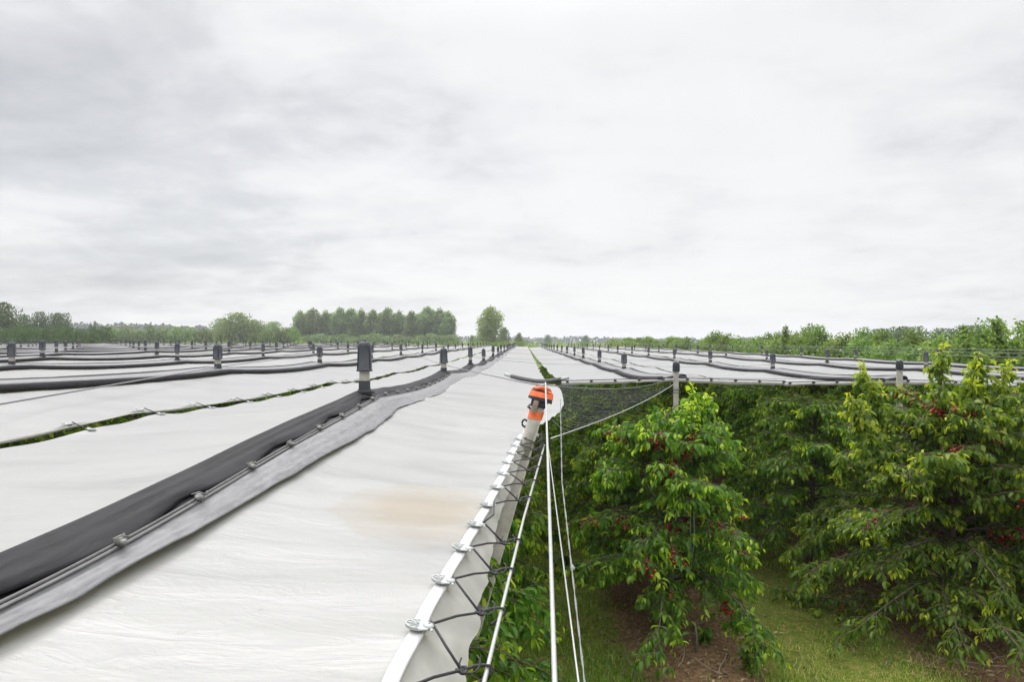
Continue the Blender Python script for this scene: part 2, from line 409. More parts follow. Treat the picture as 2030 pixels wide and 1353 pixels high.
def build_sheet(r, side, nx, near):
    ys = ysamples(row_start(r), near)
    u = np.linspace(0, 1, nx) ** (0.9 if nx > 20 else 1)
    Yg, U = np.meshgrid(ys, u, indexing='ij')
    x0 = (row_x(r) + ridge_dx(r, ys) + side * 0.07)[:, None]; z0 = (ridge_z(r, ys) - 0.085)[:, None]
    xe, ze = sheet_edge(r, side, ys)
    Xg = x0 + (xe[:, None] - x0) * U
    Zg = z0 + (ze[:, None] - z0) * U
    fade = np.clip(1.4 - Yg / 30, 0.25, 1)
    env = np.sin(np.pi * np.clip(U, 0, 1)) ** .6
    Zg += fade * env * (0.020 * fbm(Xg * .9, Yg * .7, r * 7 + side, 3) + 0.005 * fbm(Xg * 2.2, Yg * 6.5, r * 5 + side + 3, 3)) - .03 * env
    if near < .2:                                                # creases running in from each clip
        per = .335 if (r == 0 and side > 0) else 1.0
        ph = (Yg - (1.755 if per < .5 else .15)) / per
        cr = np.cos(2 * np.pi * ph) * np.exp(-(1 - U) / .10) + .4 * np.cos(2 * np.pi * ph + 1.3 * np.sin(Yg)) * np.exp(-(1 - U) / .3)
        Zg += .006 * cr * (1 if per < .5 else 1.3)
        # rumpling along the ridge strip
        Zg += .012 * np.exp(-U / .22) * fbm(Xg * 5, Yg * 3.2, 31 + r, 2) * np.clip(U / .05, 0, 1)
    if r == 0 and side > 0:                                      # folds dragged towards the leaning post
        s = np.exp(-((Xg + .25) / .42) ** 2)
        for yc, am, w in ((5.80, -.050, .10), (5.50, .026, .09), (6.10, .034, .11), (5.22, -.022, .07), (4.95, .010, .07)):
            Zg += s * am * np.exp(-((Yg - yc - .18 * (Xg + .2)) / w) ** 2)
        s2 = np.exp(-((Xg + .22) / .22) ** 2)
        Zg += -s2 * .012 * np.exp(-((Yg - 2.62 - .5 * (Xg + .2)) / .05) ** 2)
    m, n = Yg.shape
    V = np.stack([Xg, Yg, Zg], -1).reshape(-1, 3)
    i = np.arange(m - 1)[:, None] * n; j = np.arange(n - 1)[None, :]
    q = np.stack([i + j, i + j + 1, i + n + j + 1, i + n + j], -1).reshape(-1, 4)
    if side < 0: q = q[:, ::-1]
    return mesh_arrays('sheet', V, [q], M['film'])

def sweep_closed(r, prof_fn, ys, name, mat):
    """closed profile swept along the ridge"""
    dx = ridge_dx(r, ys) + row_x(r); z = ridge_z(r, ys)
    rings = []
    for y, a, b in zip(ys, dx, z):
        p = np.array(prof_fn(y)); rings.append(np.column_stack([a + p[:, 0], np.full(len(p), y), b + p[:, 1]]))
    mb = MB(); mb.loft(np.array(rings)); return mb.mesh(name, mat, True)

def roll_profile(side, seed, wide=1.0, folded=False):
    """rolled dark fabric: back edge, domed or folded top, loose hem, underside"""
    def f(y):
        n1 = float(vnoise(y * 1.7, seed, 3)); n2 = float(vnoise(y * .8, seed + 5, 4)); n3 = float(fbm(y * 4.5, seed, 6, 2)); w = wide
        f1 = float(vnoise(y * 2.6, seed + 3, 31)); f2 = float(vnoise(y * 3.3, seed + 4, 32)); f3 = float(fbm(y * 1.3, seed + 9, 35, 2))
        if folded:                                               # hem caught down at every clip and loose between them
            ph = abs(math.sin(math.pi * (y - 1.55) / .52 / 2)) ** 1.4
            hm = -.040 + .060 * ph + .022 * n1 + .012 * n3; dz = -.012 * ph
            top = [(-.150, -.085), (-.146, -.050), (-.128, -.022), (-.104, -.002 + .004 * f3), (-.078, .010 + .006 * f3), (-.060, .009 + .010 * f1), (-.042, -.002 + .003 * f1), (-.030, .004 + .008 * f2),
                   (-.008, -.003 + .010 * f2), (.008, -.014 - .006 * f1), (.024, -.010 + .007 * f3), (.046 + hm * .2, -.020 + .006 * f2), (.066 + hm * .6, -.029 + dz * .4), (.086 + hm, -.037 + dz)]
            bot = [(.080 + hm, -.041 + dz), (.035, -.046), (.060, -.052), (.112, -.052), (.118, -.058), (.0, -.066), (-.08, -.085)]  # shade of the gap under the hem shaped as an added black layer
        else:
            h = .012 + .014 * n2; hm = .024 * n1 + .02 * abs(n3)
            top = [(-.135, -.085), (-.130, -.045), (-.105, -.012 + h * .3), (-.085, h * .8), (-.060, h + .008 * f1), (-.040, h * 1.1 - .008 * f1), (-.015, h * 1.05 + .008 * f2), (.008, h * .8 - .008 * f2), (.030, h * .5 + .008 * f1),
                   (.060 + .014 * n1, -.014), (.086 + hm, -.034 + .010 * n3)]
            bot = [(.076 + hm, -.046), (.0, -.060), (-.08, -.085)]
        return [(side * a * w, b) for a, b in (top + bot)][::(1 if side > 0 else -1)]
    return f
def net_profile(side, seed, off=0.0):
    def f(y):
        e = .022 * float(fbm(y * 2.4, seed, 8, 2)) + .03 * float(vnoise(y * .5, seed, 2)) + .012 * abs(float(vnoise(y * 5.1, seed, 19)))
        lift = .016 * abs(float(vnoise(y * 1.9, seed, 15)))
        w = min(1, max(0, (y - 1.6) / 3.4)); k = .36 + .64 * w ** .8; kz = .42 + .58 * w
        us = np.linspace(0, 1, 15); top = []
        drift = .35 * float(vnoise(y * .35, seed, 33))
        for u in us:
            a = .098 + (.235 + e) * k * u; b = -.046 - .012 * u - .076 * u ** 2
            fold = abs(math.sin((u * 4.2 + drift + .18 * float(vnoise(y * .9, u * 2, seed))) * math.pi)) ** .6
            amp = .017 * (.45 + .55 * float(vnoise(y * .8, u * 3 + seed, 44))) * min(1, u * 4)
            top.append((a, -.046 + (b + .046) * kz + amp * fold + lift * u ** 3))
        bot = [(a, b - .006) for a, b in top[::-1]]
        return [(side * (a + off), b) for a, b in (top + bot)][::(1 if side > 0 else -1)]
    return f
def centre_profile(seed):
    def f(y):
        n = .008 * float(vnoise(y * 1.3, seed, 3))
        tl_ = .024 if seed > 0 else -.024
        top = [(-.15, -.022 - tl_), (0, -.018 + n), (.15, -.022 + tl_)]
        return top + [(a, b - .01) for a, b in top[::-1]]
    return f

# ------------------------------------------------------------------ ground
def ground():
    m, t, p = new_mat('grass_and_bare_soil')
    geo = N(t, 'ShaderNodeNewGeometry').outputs['Position']
    s = N(t, 'ShaderNodeSeparateXYZ'); t.links.new(geo, s.inputs[0])
    X, Y = s.outputs[0], s.outputs[1]
    q = math_node(t, 'DIVIDE', math_node(t, 'SUBTRACT', X, XA - 0.35 + PITCH * 0.5 - PITCH * 40), PITCH)
    fr = math_node(t, 'ABSOLUTE', math_node(t, 'SUBTRACT', math_node(t, 'FRACT', q), 0.5))      # 0 on a tree row
    dist = math_node(t, 'MULTIPLY', fr, PITCH)
    wob = noise(t, geo, 1.1, 6, .65)
    wob2 = noise(t, geo, 6, 5, .65)
    e = math_node(t, 'ADD', dist, math_node(t, 'ADD', math_node(t, 'MULTIPLY', math_node(t, 'SUBTRACT', wob, .5), 1.3), math_node(t, 'MULTIPLY', math_node(t, 'SUBTRACT', wob2, .5), .6)))
    bare = ramp(t, e, [(.80, 1.0), (1.15, 0.0)])
    inside = math_node(t, 'MULTIPLY', ramp(t, math_node(t, 'MULTIPLY', X, .01), [(.175, 1.0), (.20, 0.0)]), ramp(t, math_node(t, 'MULTIPLY', Y, .001), [(.105, 1.0), (.11, 0.0)]))
    bare = math_node(t, 'MULTIPLY', bare, inside)
    soil = ramp(t, noise(t, geo, 14, 8, .7), [(.3, (.060, .036, .021)), (.5, (.155, .092, .052)), (.62, (.225, .15, .09)), (.75, (.32, .24, .15))])
    gr = ramp(t, noise(t, geo, 9, 8, .7), [(.3, (.045, .080, .012)), (.50, (.100, .130, .022)), (.60, (.17, .135, .045)), (.78, (.25, .19, .08))])
    fields = ramp(t, noise(t, geo, .006, 3, .5), [(.35, (.075, .13, .035)), (.5, (.12, .17, .05)), (.65, (.17, .19, .08))])
    near = mixcol(t, inside, fields, gr)
    t.links.new(mixcol(t, bare, near, soil), p.inputs['Base Color'])
    p.inputs['Roughness'].default_value = .95; p.inputs['Specular IOR Level'].default_value = .1
    b = N(t, 'ShaderNodeBump'); b.inputs['Strength'].default_value = .7; b.inputs['Distance'].default_value = .05
    t.links.new(noise(t, geo, 18, 8, .7), b.inputs['Height']); t.links.new(b.outputs[0], p.inputs['Normal'])
    # finer mesh near the camera, one sheet to the horizon
    xs = np.concatenate([[-5000, -1500, -500, -160, -60], np.linspace(-20, 24, 111), [60, 160, 500, 1500, 5000]])
    ys = np.concatenate([[-60, -20], np.linspace(-4, 40, 111), [60, 90, 130, 200, 400, 900, 2000, 5500]])
    Xg, Yg = np.meshgrid(xs, ys, indexing='xy')
    Zg = .035 * fbm(Xg * .9, Yg * .9, 3, 3) * (np.abs(Xg) < 26) * (Yg < 45)
    n = len(xs); mrows = len(ys)
    V = np.stack([Xg, Yg, Zg], -1).reshape(-1, 3)
    i = np.arange(mrows - 1)[:, None] * n; j = np.arange(n - 1)[None, :]
    qd = np.stack([i + j, i + j + 1, i + n + j + 1, i + n + j], -1).reshape(-1, 4)
    tag(link('ground', mesh_arrays('ground', V, [qd], m)), kind='structure')
ground()
def soil_dist(x): return np.abs(((x - (XA - .35)) / PITCH + .5) % 1.0 - .5) * PITCH

# ------------------------------------------------------------------ rain covers
def row_phrase(r):
    n = -r + 1 if r <= 0 else r
    return f'{ordw(n)} row {"left" if r <= 0 else "right"} of the taped post'

def clip_mesh():
    """flat plastic clip: fan-shaped plate with ribs, a round boss and two holes"""
    mb = MB()
    an = np.linspace(math.pi * .5, math.pi * 1.5, 9)
    outl = [(.030, -.028)] + [(.0 + .050 * math.cos(a), -.034 * math.sin(a) * -1) for a in an][::-1][:0]
    pts = [(.032, -.026), (.032, .026)] + [(-.005 + .052 * math.cos(a), .040 * math.sin(a)) for a in an]
    low = [(x, y, 0) for x, y in pts]; up = [(x, y, .007) for x, y in pts]; top = [(x * .9, y * .9, .009) for x, y in pts]
    mb.loft(np.array([low, up, top]))
    for a in np.linspace(math.pi * .62, math.pi * 1.38, 5):      # ribs
        d = np.array([math.cos(a), math.sin(a)])
        mb.box((-.004 + .027 * d[0], .024 * d[1], .0115), (.036, .005, .006), Matrix.Rotation(a, 3, 'Z'), .0015)
    rim = [(-.005 + .050 * math.cos(a), .038 * math.sin(a), .010) for a in an]
    mb.tube(rim, .004, 5)
    a8 = np.linspace(0, 2 * math.pi, 12, endpoint=False)
    mb.loft(np.array([[(.030 + rr * math.cos(a), rr * math.sin(a), z) for a in a8] for rr, z in ((.020, .0), (.020, .012), (.016, .018), (.008, .019))]))
    mb.box((.045, .024, .006), (.012, .014, .010), None, .003)
    mb.box((.045, -.024, .006), (.012, .014, .010), None, .003)
    return mb.mesh('clip', M['clip'], False)
CLIP = clip_mesh()
def small_clip_mesh():
    mb = MB()
    a8 = np.linspace(0, 2 * math.pi, 8, endpoint=False)
    mb.loft(np.array([[(rr * math.cos(a), rr * .8 * math.sin(a), z) for a in a8] for rr, z in ((.03, -.03), (.032, 0.0), (.022, .012))]))
    mb.tube([(-.03, -.03, .01), (0, -.01, .028), (.03, .03, .01)], .006, 5)
    mb.box((.02, -.03, .0), (.03, .02, .03), None, .005)
    mb.tube([(-.01, .035, 0), (.0, .045, .02), (.012, .035, .0)], .005, 5)
    return mb.mesh('rail_clip', M['darkclip'], True)
RCLIP = small_clip_mesh()

CLIP_Y = [1.42, 1.755, 2.09, 2.42, 2.74, 3.07, 3.43, 3.79, 4.15, 4.50, 4.82, 5.12, 5.40]
covers = {}
for r in range(R_MIN, R_MAX + 1):
    near = 0.035 if r == 0 else 0.07 if r == -1 else 0.25
    look = ('long white film rain cover on the ' + row_phrase(r)) if r != 0 else 'near white film cover with tan stain, running under the camera to the far end'
    t = thing('rain_cover', look, 'rain cover', (0, 0, 0), 'white rain covers over the orchard rows')
    covers[r] = t
    for side in (-1, 1):
        nx = (70 if side > 0 else 40) if r == 0 else 34 if r == -1 else 10
        link('sheet', build_sheet(r, side, nx, near), t)
    ys = ysamples(row_start(r), 0.03 if r == 0 else 0.06 if r >= -1 else 0.2)
    if r == 0:
        link('ridge_roll', sweep_closed(r, roll_profile(1, 2.5, .98, True), ys, 'ridge_roll', M['black_fabric']), t)
        link('ridge_net', sweep_closed(r, net_profile(1, 4.5), ys, 'ridge_net', M['grey_net']), t)
        # rail between roll and net
        yy = ysamples(row_start(r), .15)
        pts = np.column_stack([row_x(0) + ridge_dx(0, yy) + .122, yy, ridge_z(0, yy) - .030])
        mb = MB(); mb.tube(pts, .006, 6); mb.tube(pts + np.array([.012, 0, -.009]), .004, 5)
        link('ridge_rail', mb.mesh('ridge_rail', M['rail'], True), t)
        for i, y in enumerate(np.arange(1.55, 12, .52)):
            o = link('rail_clip', RCLIP, t, (row_x(0) + float(ridge_dx(0, y)) + .130, y, float(ridge_z(0, y)) - .020))
            o.rotation_euler = (0, .2, .4 * math.sin(i * 2.1)); o.scale = (.6, .75, .55)
    else:
        link('ridge_roll', sweep_closed(r, (lambda f: (lambda y: [(a - .17, b * .66 - .012 - .025 * (1 if r > 0 else -.7)) for a, b in f(y)]))(roll_profile(1, r + .5, .62)), ys, 'ridge_roll', M['black_fabric']), t)
        link('ridge_roll', sweep_closed(r, (lambda f: (lambda y: [(a + .18, b * .66 - .017 - .025 * (-.7 if r > 0 else 1)) for a, b in f(y)]))(roll_profile(-1, r + 9.5, .62)), ys, 'ridge_roll', M['black_fabric']), t)
        link('ridge_net', sweep_closed(r, centre_profile(r), ys, 'ridge_net', M['grey_net']), t)

# clips and hem of the near cover
t = covers[0]
ys = ysamples(-.6, .02, 6.0)
xe, ze = sheet_edge(0, 1, ys)
mb = MB()                                                       # welded white band along the edge
rings = []
for y, x, z in zip(ys, xe, ze):
    rings.append([(x - .037, y, z + .0085), (x - .034, y, z + .0095), (x - .004, y, z + .0045), (x + .001, y, z), (x, y, z - .003), (x - .035, y, z + .004)])
mb.loft(np.array(rings)); link('edge_band', mb.mesh('edge_band', M['band'], False), t)
mb = MB(); rings = []
for y, x, z in zip(ys, xe, ze):
    w = np.clip((3.2 - y) / 1.6, 0, 1)
    ox = .025 + .10 * w; dz = -.07 - .05 * w
    row = []
    for s in np.linspace(0, 1, 9):
        rp = (.004 + .006 * w) * (math.sin(y * 15 + s * 1.5 + 2 * float(vnoise(y * 3, 0, 3))) + .8 * math.sin(y * 41 + 3 * float(vnoise(y * 2, 1, 5)) + s) * .5 + .5 * float(vnoise(y * 9, s, 8))) * s
        row.append((x - .012 + (ox + .012) * s + rp, y, z - .001 - .004 * s + dz * s ** .8 + .01 * float(vnoise(y * 8, s * 3, 1)) * s))
    rings.append(row)
mb.loft(np.array(rings), close=False); link('hem_flap', mb.mesh('hem_flap', M['flap'], True), t)
def edge_at(y):
    x, z = sheet_edge(0, 1, np.array([y])); return float(x[0]), float(z[0])
for i, y in enumerate(CLIP_Y[:-1]):
    x, z = edge_at(y)
    o = link('clip', CLIP, t, (x - .014, y, z + .012)); o.rotation_euler = (0, .16, .12 * math.sin(i * 1.7) - .1); o.scale = (.70, .70, .62)
# clips along the valley left of the near cover
tl = covers[-1]
for i, y in enumerate(np.arange(3.15, 14.5, 1.0)):
    x, z = sheet_edge(0, -1, np.array([y])); x2, z2 = sheet_edge(-1, 1, np.array([y]))
    o = link('clip', CLIP, t, (float(x[0]) + .03, y, float(z[0]) + .012)); o.rotation_euler = (0, -.13, math.pi + .1 * math.sin(i * 2.3)); o.scale = (.70, .70, .62)
    c = MB(); c.tube([(float(x[0]) - .01, y, float(z[0]) + .02), (float(x2[0]) + .02, y + .06, float(z2[0]) + .03)], .005, 5)
    link('tie_cord', c.mesh('tie_cord', M['cord'], True), t)
    o = link('clip', CLIP, tl, (float(x2[0]) - .02, y + .06, float(z2[0]) + .014)); o.rotation_euler = (0, .13, .1 * math.sin(i * 1.3)); o.scale = (.70, .70, .62)
# pale hem of the far sheet, seen edge-on in the valley
ys = ysamples(1.0, .08, 40)
x2, z2 = sheet_edge(-1, 1, ys)
mb = MB(); mb.loft(np.array([[(x - .01, y, z + .004), (x + .012, y, z - .002), (x + .014, y, z - .016 - .008 * math.sin(y * 3)), (x + .006, y, z - .016 - .008 * math.sin(y * 3))] for x, y, z in zip(x2, ys, z2)]))
link('hem_flap', mb.mesh('hem_flap', M['flap'], True), tl)

# front edge of the right-hand covers: hanging hem, rail wire and clips
for r in range(1, R_MAX + 1):
    t = covers[r]; y0 = row_start(r)
    xs = np.linspace(row_x(r) - PITCH / 2 + .06, row_x(r) + PITCH / 2 - .06, 60)
    def fz(x):
        u = min(1, abs(x - row_x(r)) / (PITCH / 2)); return float(ridge_z(r, y0)) - .082 - .055 * u
    rings = []
    for x in xs:
        dz = .035 + .025 * (.5 + .5 * math.sin(x * 2.1)) + .012 * float(vnoise(x * 5, 0, r))
        z = fz(x); rings.append([(x, y0 + .02, z + .006), (x, y0 - .02, z), (x, y0 - .03, z - dz), (x, y0 - .02, z - dz)])
    mb = MB(); mb.loft(np.array(rings)); link('front_hem', mb.mesh('front_hem', M['flap'], True), t)
    mb = MB(); mb.tube([(x, y0 - .05, fz(x) + .030) for x in xs], .008, 5)
    link('front_wire', mb.mesh('front_wire', M['cord'], True), t)
    for i, x in enumerate(np.arange(xs[0] + .1, xs[-1], .42)):
        o = link('rail_clip', RCLIP, t, (x, y0 - .03, fz(x) + .02)); o.rotation_euler = (.3, 0, .8 * math.sin(i * 3.1)); o.scale = (.75, .7, .75)

# ------------------------------------------------------------------ posts
def sq(w, z, b=.2, tw=0):
    h = w / 2; c = h * b
    return [(-h + c, -h, z), (h - c, -h, z), (h, -h + c, z), (h, h - c, z), (h - c, h, z), (-h + c, h, z), (-h, h - c, z), (-h, -h + c, z)]
TOP = 4.28
mb = MB(); mb.loft(np.array([sq(.092, -.5), sq(.092, TOP - .02), sq(.088, TOP - .015)])); SHAFT = mb.mesh('shaft', M['concrete'])
def cap_mesh():
    mb = MB()
    mb.loft(np.array([sq(.126, TOP - .262, .25), sq(.146, TOP - .262, .25), sq(.144, TOP - .250, .25), sq(.136, TOP - .248, .25), sq(.122, TOP - .045, .3), sq(.112, TOP - .022, .4), sq(.085, TOP - .004, .5), sq(.03, TOP + .004, .5)]))
    for a in range(4):                                           # moulded corner ribs and a knob on top
        c = math.pi / 4 + a * math.pi / 2
        mb.tube([(.082 * math.cos(c), .082 * math.sin(c), TOP - .25), (.075 * math.cos(c), .075 * math.sin(c), TOP - .06), (.06 * math.cos(c), .06 * math.sin(c), TOP - .018)], .008, 5)
    mb.box((0, 0, TOP + .008), (.035, .035, .02), None, .006)
    return mb.mesh('cap', M['cap'])
CAP = cap_mesh()
mb = MB(); mb.loft(np.array([sq(.20, TOP - .455, .6), sq(.13, TOP - .43, .4), sq(.104, TOP - .415, .2), sq(.104, TOP - .345, .2), sq(.098, TOP - .345, .2)])); COLLAR = mb.mesh('collar', M['collar'])
def dome_cap():
    an = np.linspace(0, 2 * math.pi, 14, endpoint=False)
    mb = MB(); mb.loft(np.array([[(rr * math.cos(a), rr * math.sin(a), TOP - .2 + z) for a in an] for rr, z in ((.06, 0), (.070, 0), (.071, .01), (.069, .11), (.062, .15), (.045, .178), (.02, .19))]))
    return mb.mesh('cap', M['cap'], True)
DOME = dome_cap()
mb = MB()
for zz in (TOP - .50, TOP - .52, TOP - .56): mb.loft(np.array([sq(.104, zz - .008), sq(.104, zz + .008)]))
BINDING = mb.mesh('wire_binding', M['wire'])

rng = random.Random(4)
n_posts = 0
post_top = {}
for r in sorted(range(R_MIN, R_MAX + 1), key=lambda r: abs(r)):
    seen = 0
    for k in range(1, 18):
        y = post_y(r, k); x = row_x(r) + float(ridge_dx(r, y))
        if y < row_start(r) - .3 or y > Y_END: continue
        pxl = VPX + x * F / y
        if pxl < -80 or pxl > 2110: continue
        seen += 1; n_posts += 1
        end = r > 0 and k == 2
        look = 'bare end post with domed dark cap' if end else 'dark-capped concrete post'
        p = thing('concrete_post', f'{look}, {ordw(seen)} in {row_phrase(r)}', 'post', group='capped posts of the cover rows')
        h = .43 + rng.uniform(-.05, .05)
        zt = float(ridge_z(r, y)) + h - (.12 if end else 0)
        if r == 0 and k == 1: zt = CAMZ - .005
        p.location = (x, y - (.12 if end else 0), zt - TOP)
        if end: p.location.z -= .02
        p.scale = (.90, .90, 1)
        post_top[(r, k)] = np.array([x, p.location.y, zt])
        link('shaft', SHAFT, p)
        link('cap', DOME if end else CAP, p)
        if end: link('wire_binding', BINDING, p)
        else: link('collar', COLLAR, p)
        lean = .3 if (r == 0 and k == 1) else 1
        p.rotation_euler = (rng.uniform(-.008, .008) * lean, rng.uniform(-.010, .010) * lean, rng.uniform(-.5, .5) if not (r == 0 and k == 1) else .12)
print('posts', n_posts)

# leaning end post wrapped in orange tape
tp = np.array([.150, 5.30, CAMZ - .35]); bt = np.array([-.98, 5.25, 0.0])
ax = (tp - bt); Lp = float(np.linalg.norm(ax))
P = thing('taped_post', 'leaning concrete end post wrapped in orange tape at its dark cap', 'post', tuple(bt))
_z = Vector(ax).normalized(); _x = Vector((0, 1, 0)).cross(_z).normalized(); _y = _z.cross(_x)
P.rotation_euler = Matrix((_x, _y, _z)).transposed().to_euler()
def rect(wx, wy, z, b=.3, ox=0):
    a, c = wx / 2, wy / 2; e = b * min(a, c)
    return [(-a + e + ox, -c, z), (a - e + ox, -c, z), (a + ox, -c + e, z), (a + ox, c - e, z), (a - e + ox, c, z), (-a + e + ox, c, z), (-a + ox, c - e, z), (-a + ox, -c + e, z)]
mb = MB(); mb.loft(np.array([sq(.104, -.25, .25), sq(.098, Lp - .10, .25), sq(.094, Lp - .10, .25)])); link('shaft', mb.mesh('shaft', M['concrete']), P)
mb = MB()
mb.loft(np.array([rect(.160, .15, Lp - .112), rect(.188, .17, Lp - .116), rect(.186, .168, Lp - .106), rect(.166, .15, Lp - .055), rect(.146, .135, Lp - .028, .5), rect(.105, .10, Lp - .008, .7), rect(.05, .05, Lp, .8)]))
mb.loft(np.array([rect(.112, .112, Lp - .165, .2), rect(.122, .120, Lp - .160, .2), rect(.126, .124, Lp - .108, .2)]))
link('cap', mb.mesh('cap', M['cap']), P)
def tape(z0, z1, w0, w1, slant, n=6):
    mb = MB(); rings = []
    for s in np.linspace(0, 1, n):
        w = w0 + (w1 - w0) * s; z = z0 + (z1 - z0) * s
        ring = np.array(rect(w, w * .93, z, .35)); ring[:, 2] += slant * ring[:, 0] + .002 * np.sin(ring[:, 1] * 60 + s * 9)
        rings.append(ring)
    mb.loft(np.array(rings), cap0=False, cap1=False); link('tape', mb.mesh('tape', M['tape'], False), P)
tape(Lp - .090, Lp - .046, .190, .170, .06)
tape(Lp - .036, Lp - .020, .166, .142, -.08)
tape(Lp - .262, Lp - .200, .112, .112, .10)
mb = MB(); mb.tube([(-.068, -.07, Lp - .036), (-.02, -.072, Lp - .014), (.03, -.066, Lp - .012), (.06, -.03, Lp - .03)], [.010, .014, .013, .008], 6)
link('tape', mb.mesh('tape', M['tape'], True), P)
mb = MB(); mb.box((-.026, -.070, Lp - .150), (.040, .022, .13), None, .004); link('wooden_batten', mb.mesh('wooden_batten', M['wood']), P)
mb = MB(); mb.box((.004, -.054, Lp - .42), (.052, .016, .30), None, .004); link('wooden_batten', mb.mesh('wooden_batten', M['concrete']), P)
mb = MB(); mb.tube([(-.055, -.03, Lp - .165), (-.072, -.05, Lp - .172), (-.076, -.04, Lp - .185), (-.055, -.02, Lp - .195)], .009, 6)
link('wire_binding', mb.mesh('wire_binding', M['wire'], True), P)

# ------------------------------------------------------------------ wires, rope, lacing
def wire(name, pts, rad, mat, label, cat='wire', sag=0.0, group=None, twist=False):
    pts = np.array(pts, float)
    if len(pts) == 2:
        s = np.linspace(0, 1, 24)[:, None]; pts = pts[0] + (pts[1] - pts[0]) * s
        pts[:, 2] -= sag * 4 * s[:, 0] * (1 - s[:, 0])
    mb = MB()
    if twist:
        n = int(np.linalg.norm(pts[-1] - pts[0]) / .02); s = np.linspace(0, 1, n)
        Pn = np.column_stack([np.interp(s, np.linspace(0, 1, len(pts)), pts[:, i]) for i in range(3)])
        a = s * n * .45
        off = np.column_stack([np.cos(a), np.zeros(n), np.sin(a)]) * rad * .62
        mb.tube(Pn + off * .8, rad * .6, 5); mb.tube(Pn - off * .8, rad * .6, 5)
    else:
        mb.tube(pts, rad, 8)
    return tag(link(name, mb.mesh(name, mat, True)), label, cat, group)

ptop = tp + np.array([.01, -.06, .03])
wire('support_wire', [ptop, (.053, 1.2, CAMZ - .60), (.035, .5, CAMZ - .64)], .0052, M['steel'], 'thick bright steel wire running from the taped cap straight towards the camera')
wire('stay_wire', [tp + np.array([.03, -.05, -.45]), (.150, 1.9, CAMZ - .95), (.165, .9, CAMZ - 1.04)], .0033, M['steel'], 'thin plain wire just right of the thick wire, below the taped post', twist=False)
sw = wire('twisted_wire', [tp + np.array([.125, -.05, -.10]), (.175, 3.2, CAMZ - .66), (.163, 1.85, CAMZ - .93), (.17, .9, CAMZ - 1.1)], .0032, M['wire'], 'thin twisted wire with a knot, rightmost of those below the tape', twist=True)
mb = MB(); q = np.array([.1695, 2.75, CAMZ - .75])
q = wp(1133, 1127, 2.55)
mb.tube([q + (0, 0, .012), q + (.004, 0, 0), q - (0, 0, .012)], [.004, .010, .004], 8); link('knot', mb.mesh('knot', M['clip'], True), sw)

rope_pts = [(.152, 5.24, CAMZ - .80), (-.005, 3.2, CAMZ - .835), (-.10, 1.69, CAMZ - .845), (-.17, .3, CAMZ - .86)]
wire('edge_rope', rope_pts, .0062, M['steel'], 'pale wire rope beside the sheet edge that holds the black lacing')
def rope_at(y):
    R = np.array(rope_pts)[::-1]; return np.array([np.interp(y, R[:, 1], R[:, 0]), y, np.interp(y, R[:, 1], R[:, 2])])
# zigzag cord from clip to clip, hooked to the rope
lace = thing('lacing_cord', 'black elastic cord zigzagging between the sheet clips and the wire rope', 'cord', (0, 0, CAMZ - .75))
def sub(mesh_name, mb, mat): link(mesh_name, mb.mesh(mesh_name, mat, True), lace, (0, 0, -(CAMZ - .75)))
zz = []
knots = []
hole = [np.array([edge_at(y)[0] + .012, y, edge_at(y)[1] + .022]) for y in CLIP_Y]
mb = MB()
for i in range(len(CLIP_Y) - 1):
    if i == 4:                                                  # one clip where the cord runs straight on
        mb.tube([hole[i], (hole[i] + hole[i + 1]) / 2 + (.02, 0, -.01), hole[i + 1]], .0038, 6); knots.append(None); continue
    ym = (CLIP_Y[i] + CLIP_Y[i + 1]) / 2
    rp = rope_at(ym * 1.10); kn = hole[i] * .19 + hole[i + 1] * .19 + rp * .62; kn[1] = ym * 1.055; kn[2] -= .01
    knots.append(kn)
    mb.tube([hole[i] - (.004, 0, .004), hole[i] * .5 + kn * .5 + (0, 0, .004), kn], .0038, 6)
    mb.tube([hole[i + 1] + (0, .02, -.004), hole[i + 1] * .5 + kn * .5 + (0, 0, .002), kn], .0038, 6)
sub('zigzag', mb, M['cord'])
for i, kn in enumerate(knots):
    if kn is None: continue
    rp = rope_at(kn[1] * 1.045)
    mb = MB(); c = kn
    an = np.linspace(0, 2 * math.pi, 10)
    mb.tube([c + np.array([.012 * math.cos(a), .012 * math.sin(a), .004 * math.sin(2 * a)]) for a in an], .0048, 6)
    mb.tube([c, c + (rp - c) * .5 + (0, 0, .010), rp + (-.008, 0, .012), rp + (.008, .002, .009), rp + (.012, .0, -.006), rp + (.0, -.004, -.014), c + (rp - c) * .55 + (0, -.02, -.030)], .0044, 6)
    mb.tube([c + np.array([.020 + .026 * math.cos(a), .012 + .02 * math.sin(a), .012 + .016 * math.sin(a)]) for a in np.linspace(2.6, 7.2, 9)], .0026, 5)
    sub('hook_loop', mb, M['cord'])
# loose loop beside the taped post
mb = MB(); q = wp(1043, 845, 5.45)
mb.tube([q + np.array([.022 * math.cos(a) - .01, 0, .028 * math.sin(a) + .02]) for a in np.linspace(-1.2, 4.6, 12)] + [q + np.array([.03, 0, -.05])], .009, 6)
sub('loose_loop', mb, M['cord'])

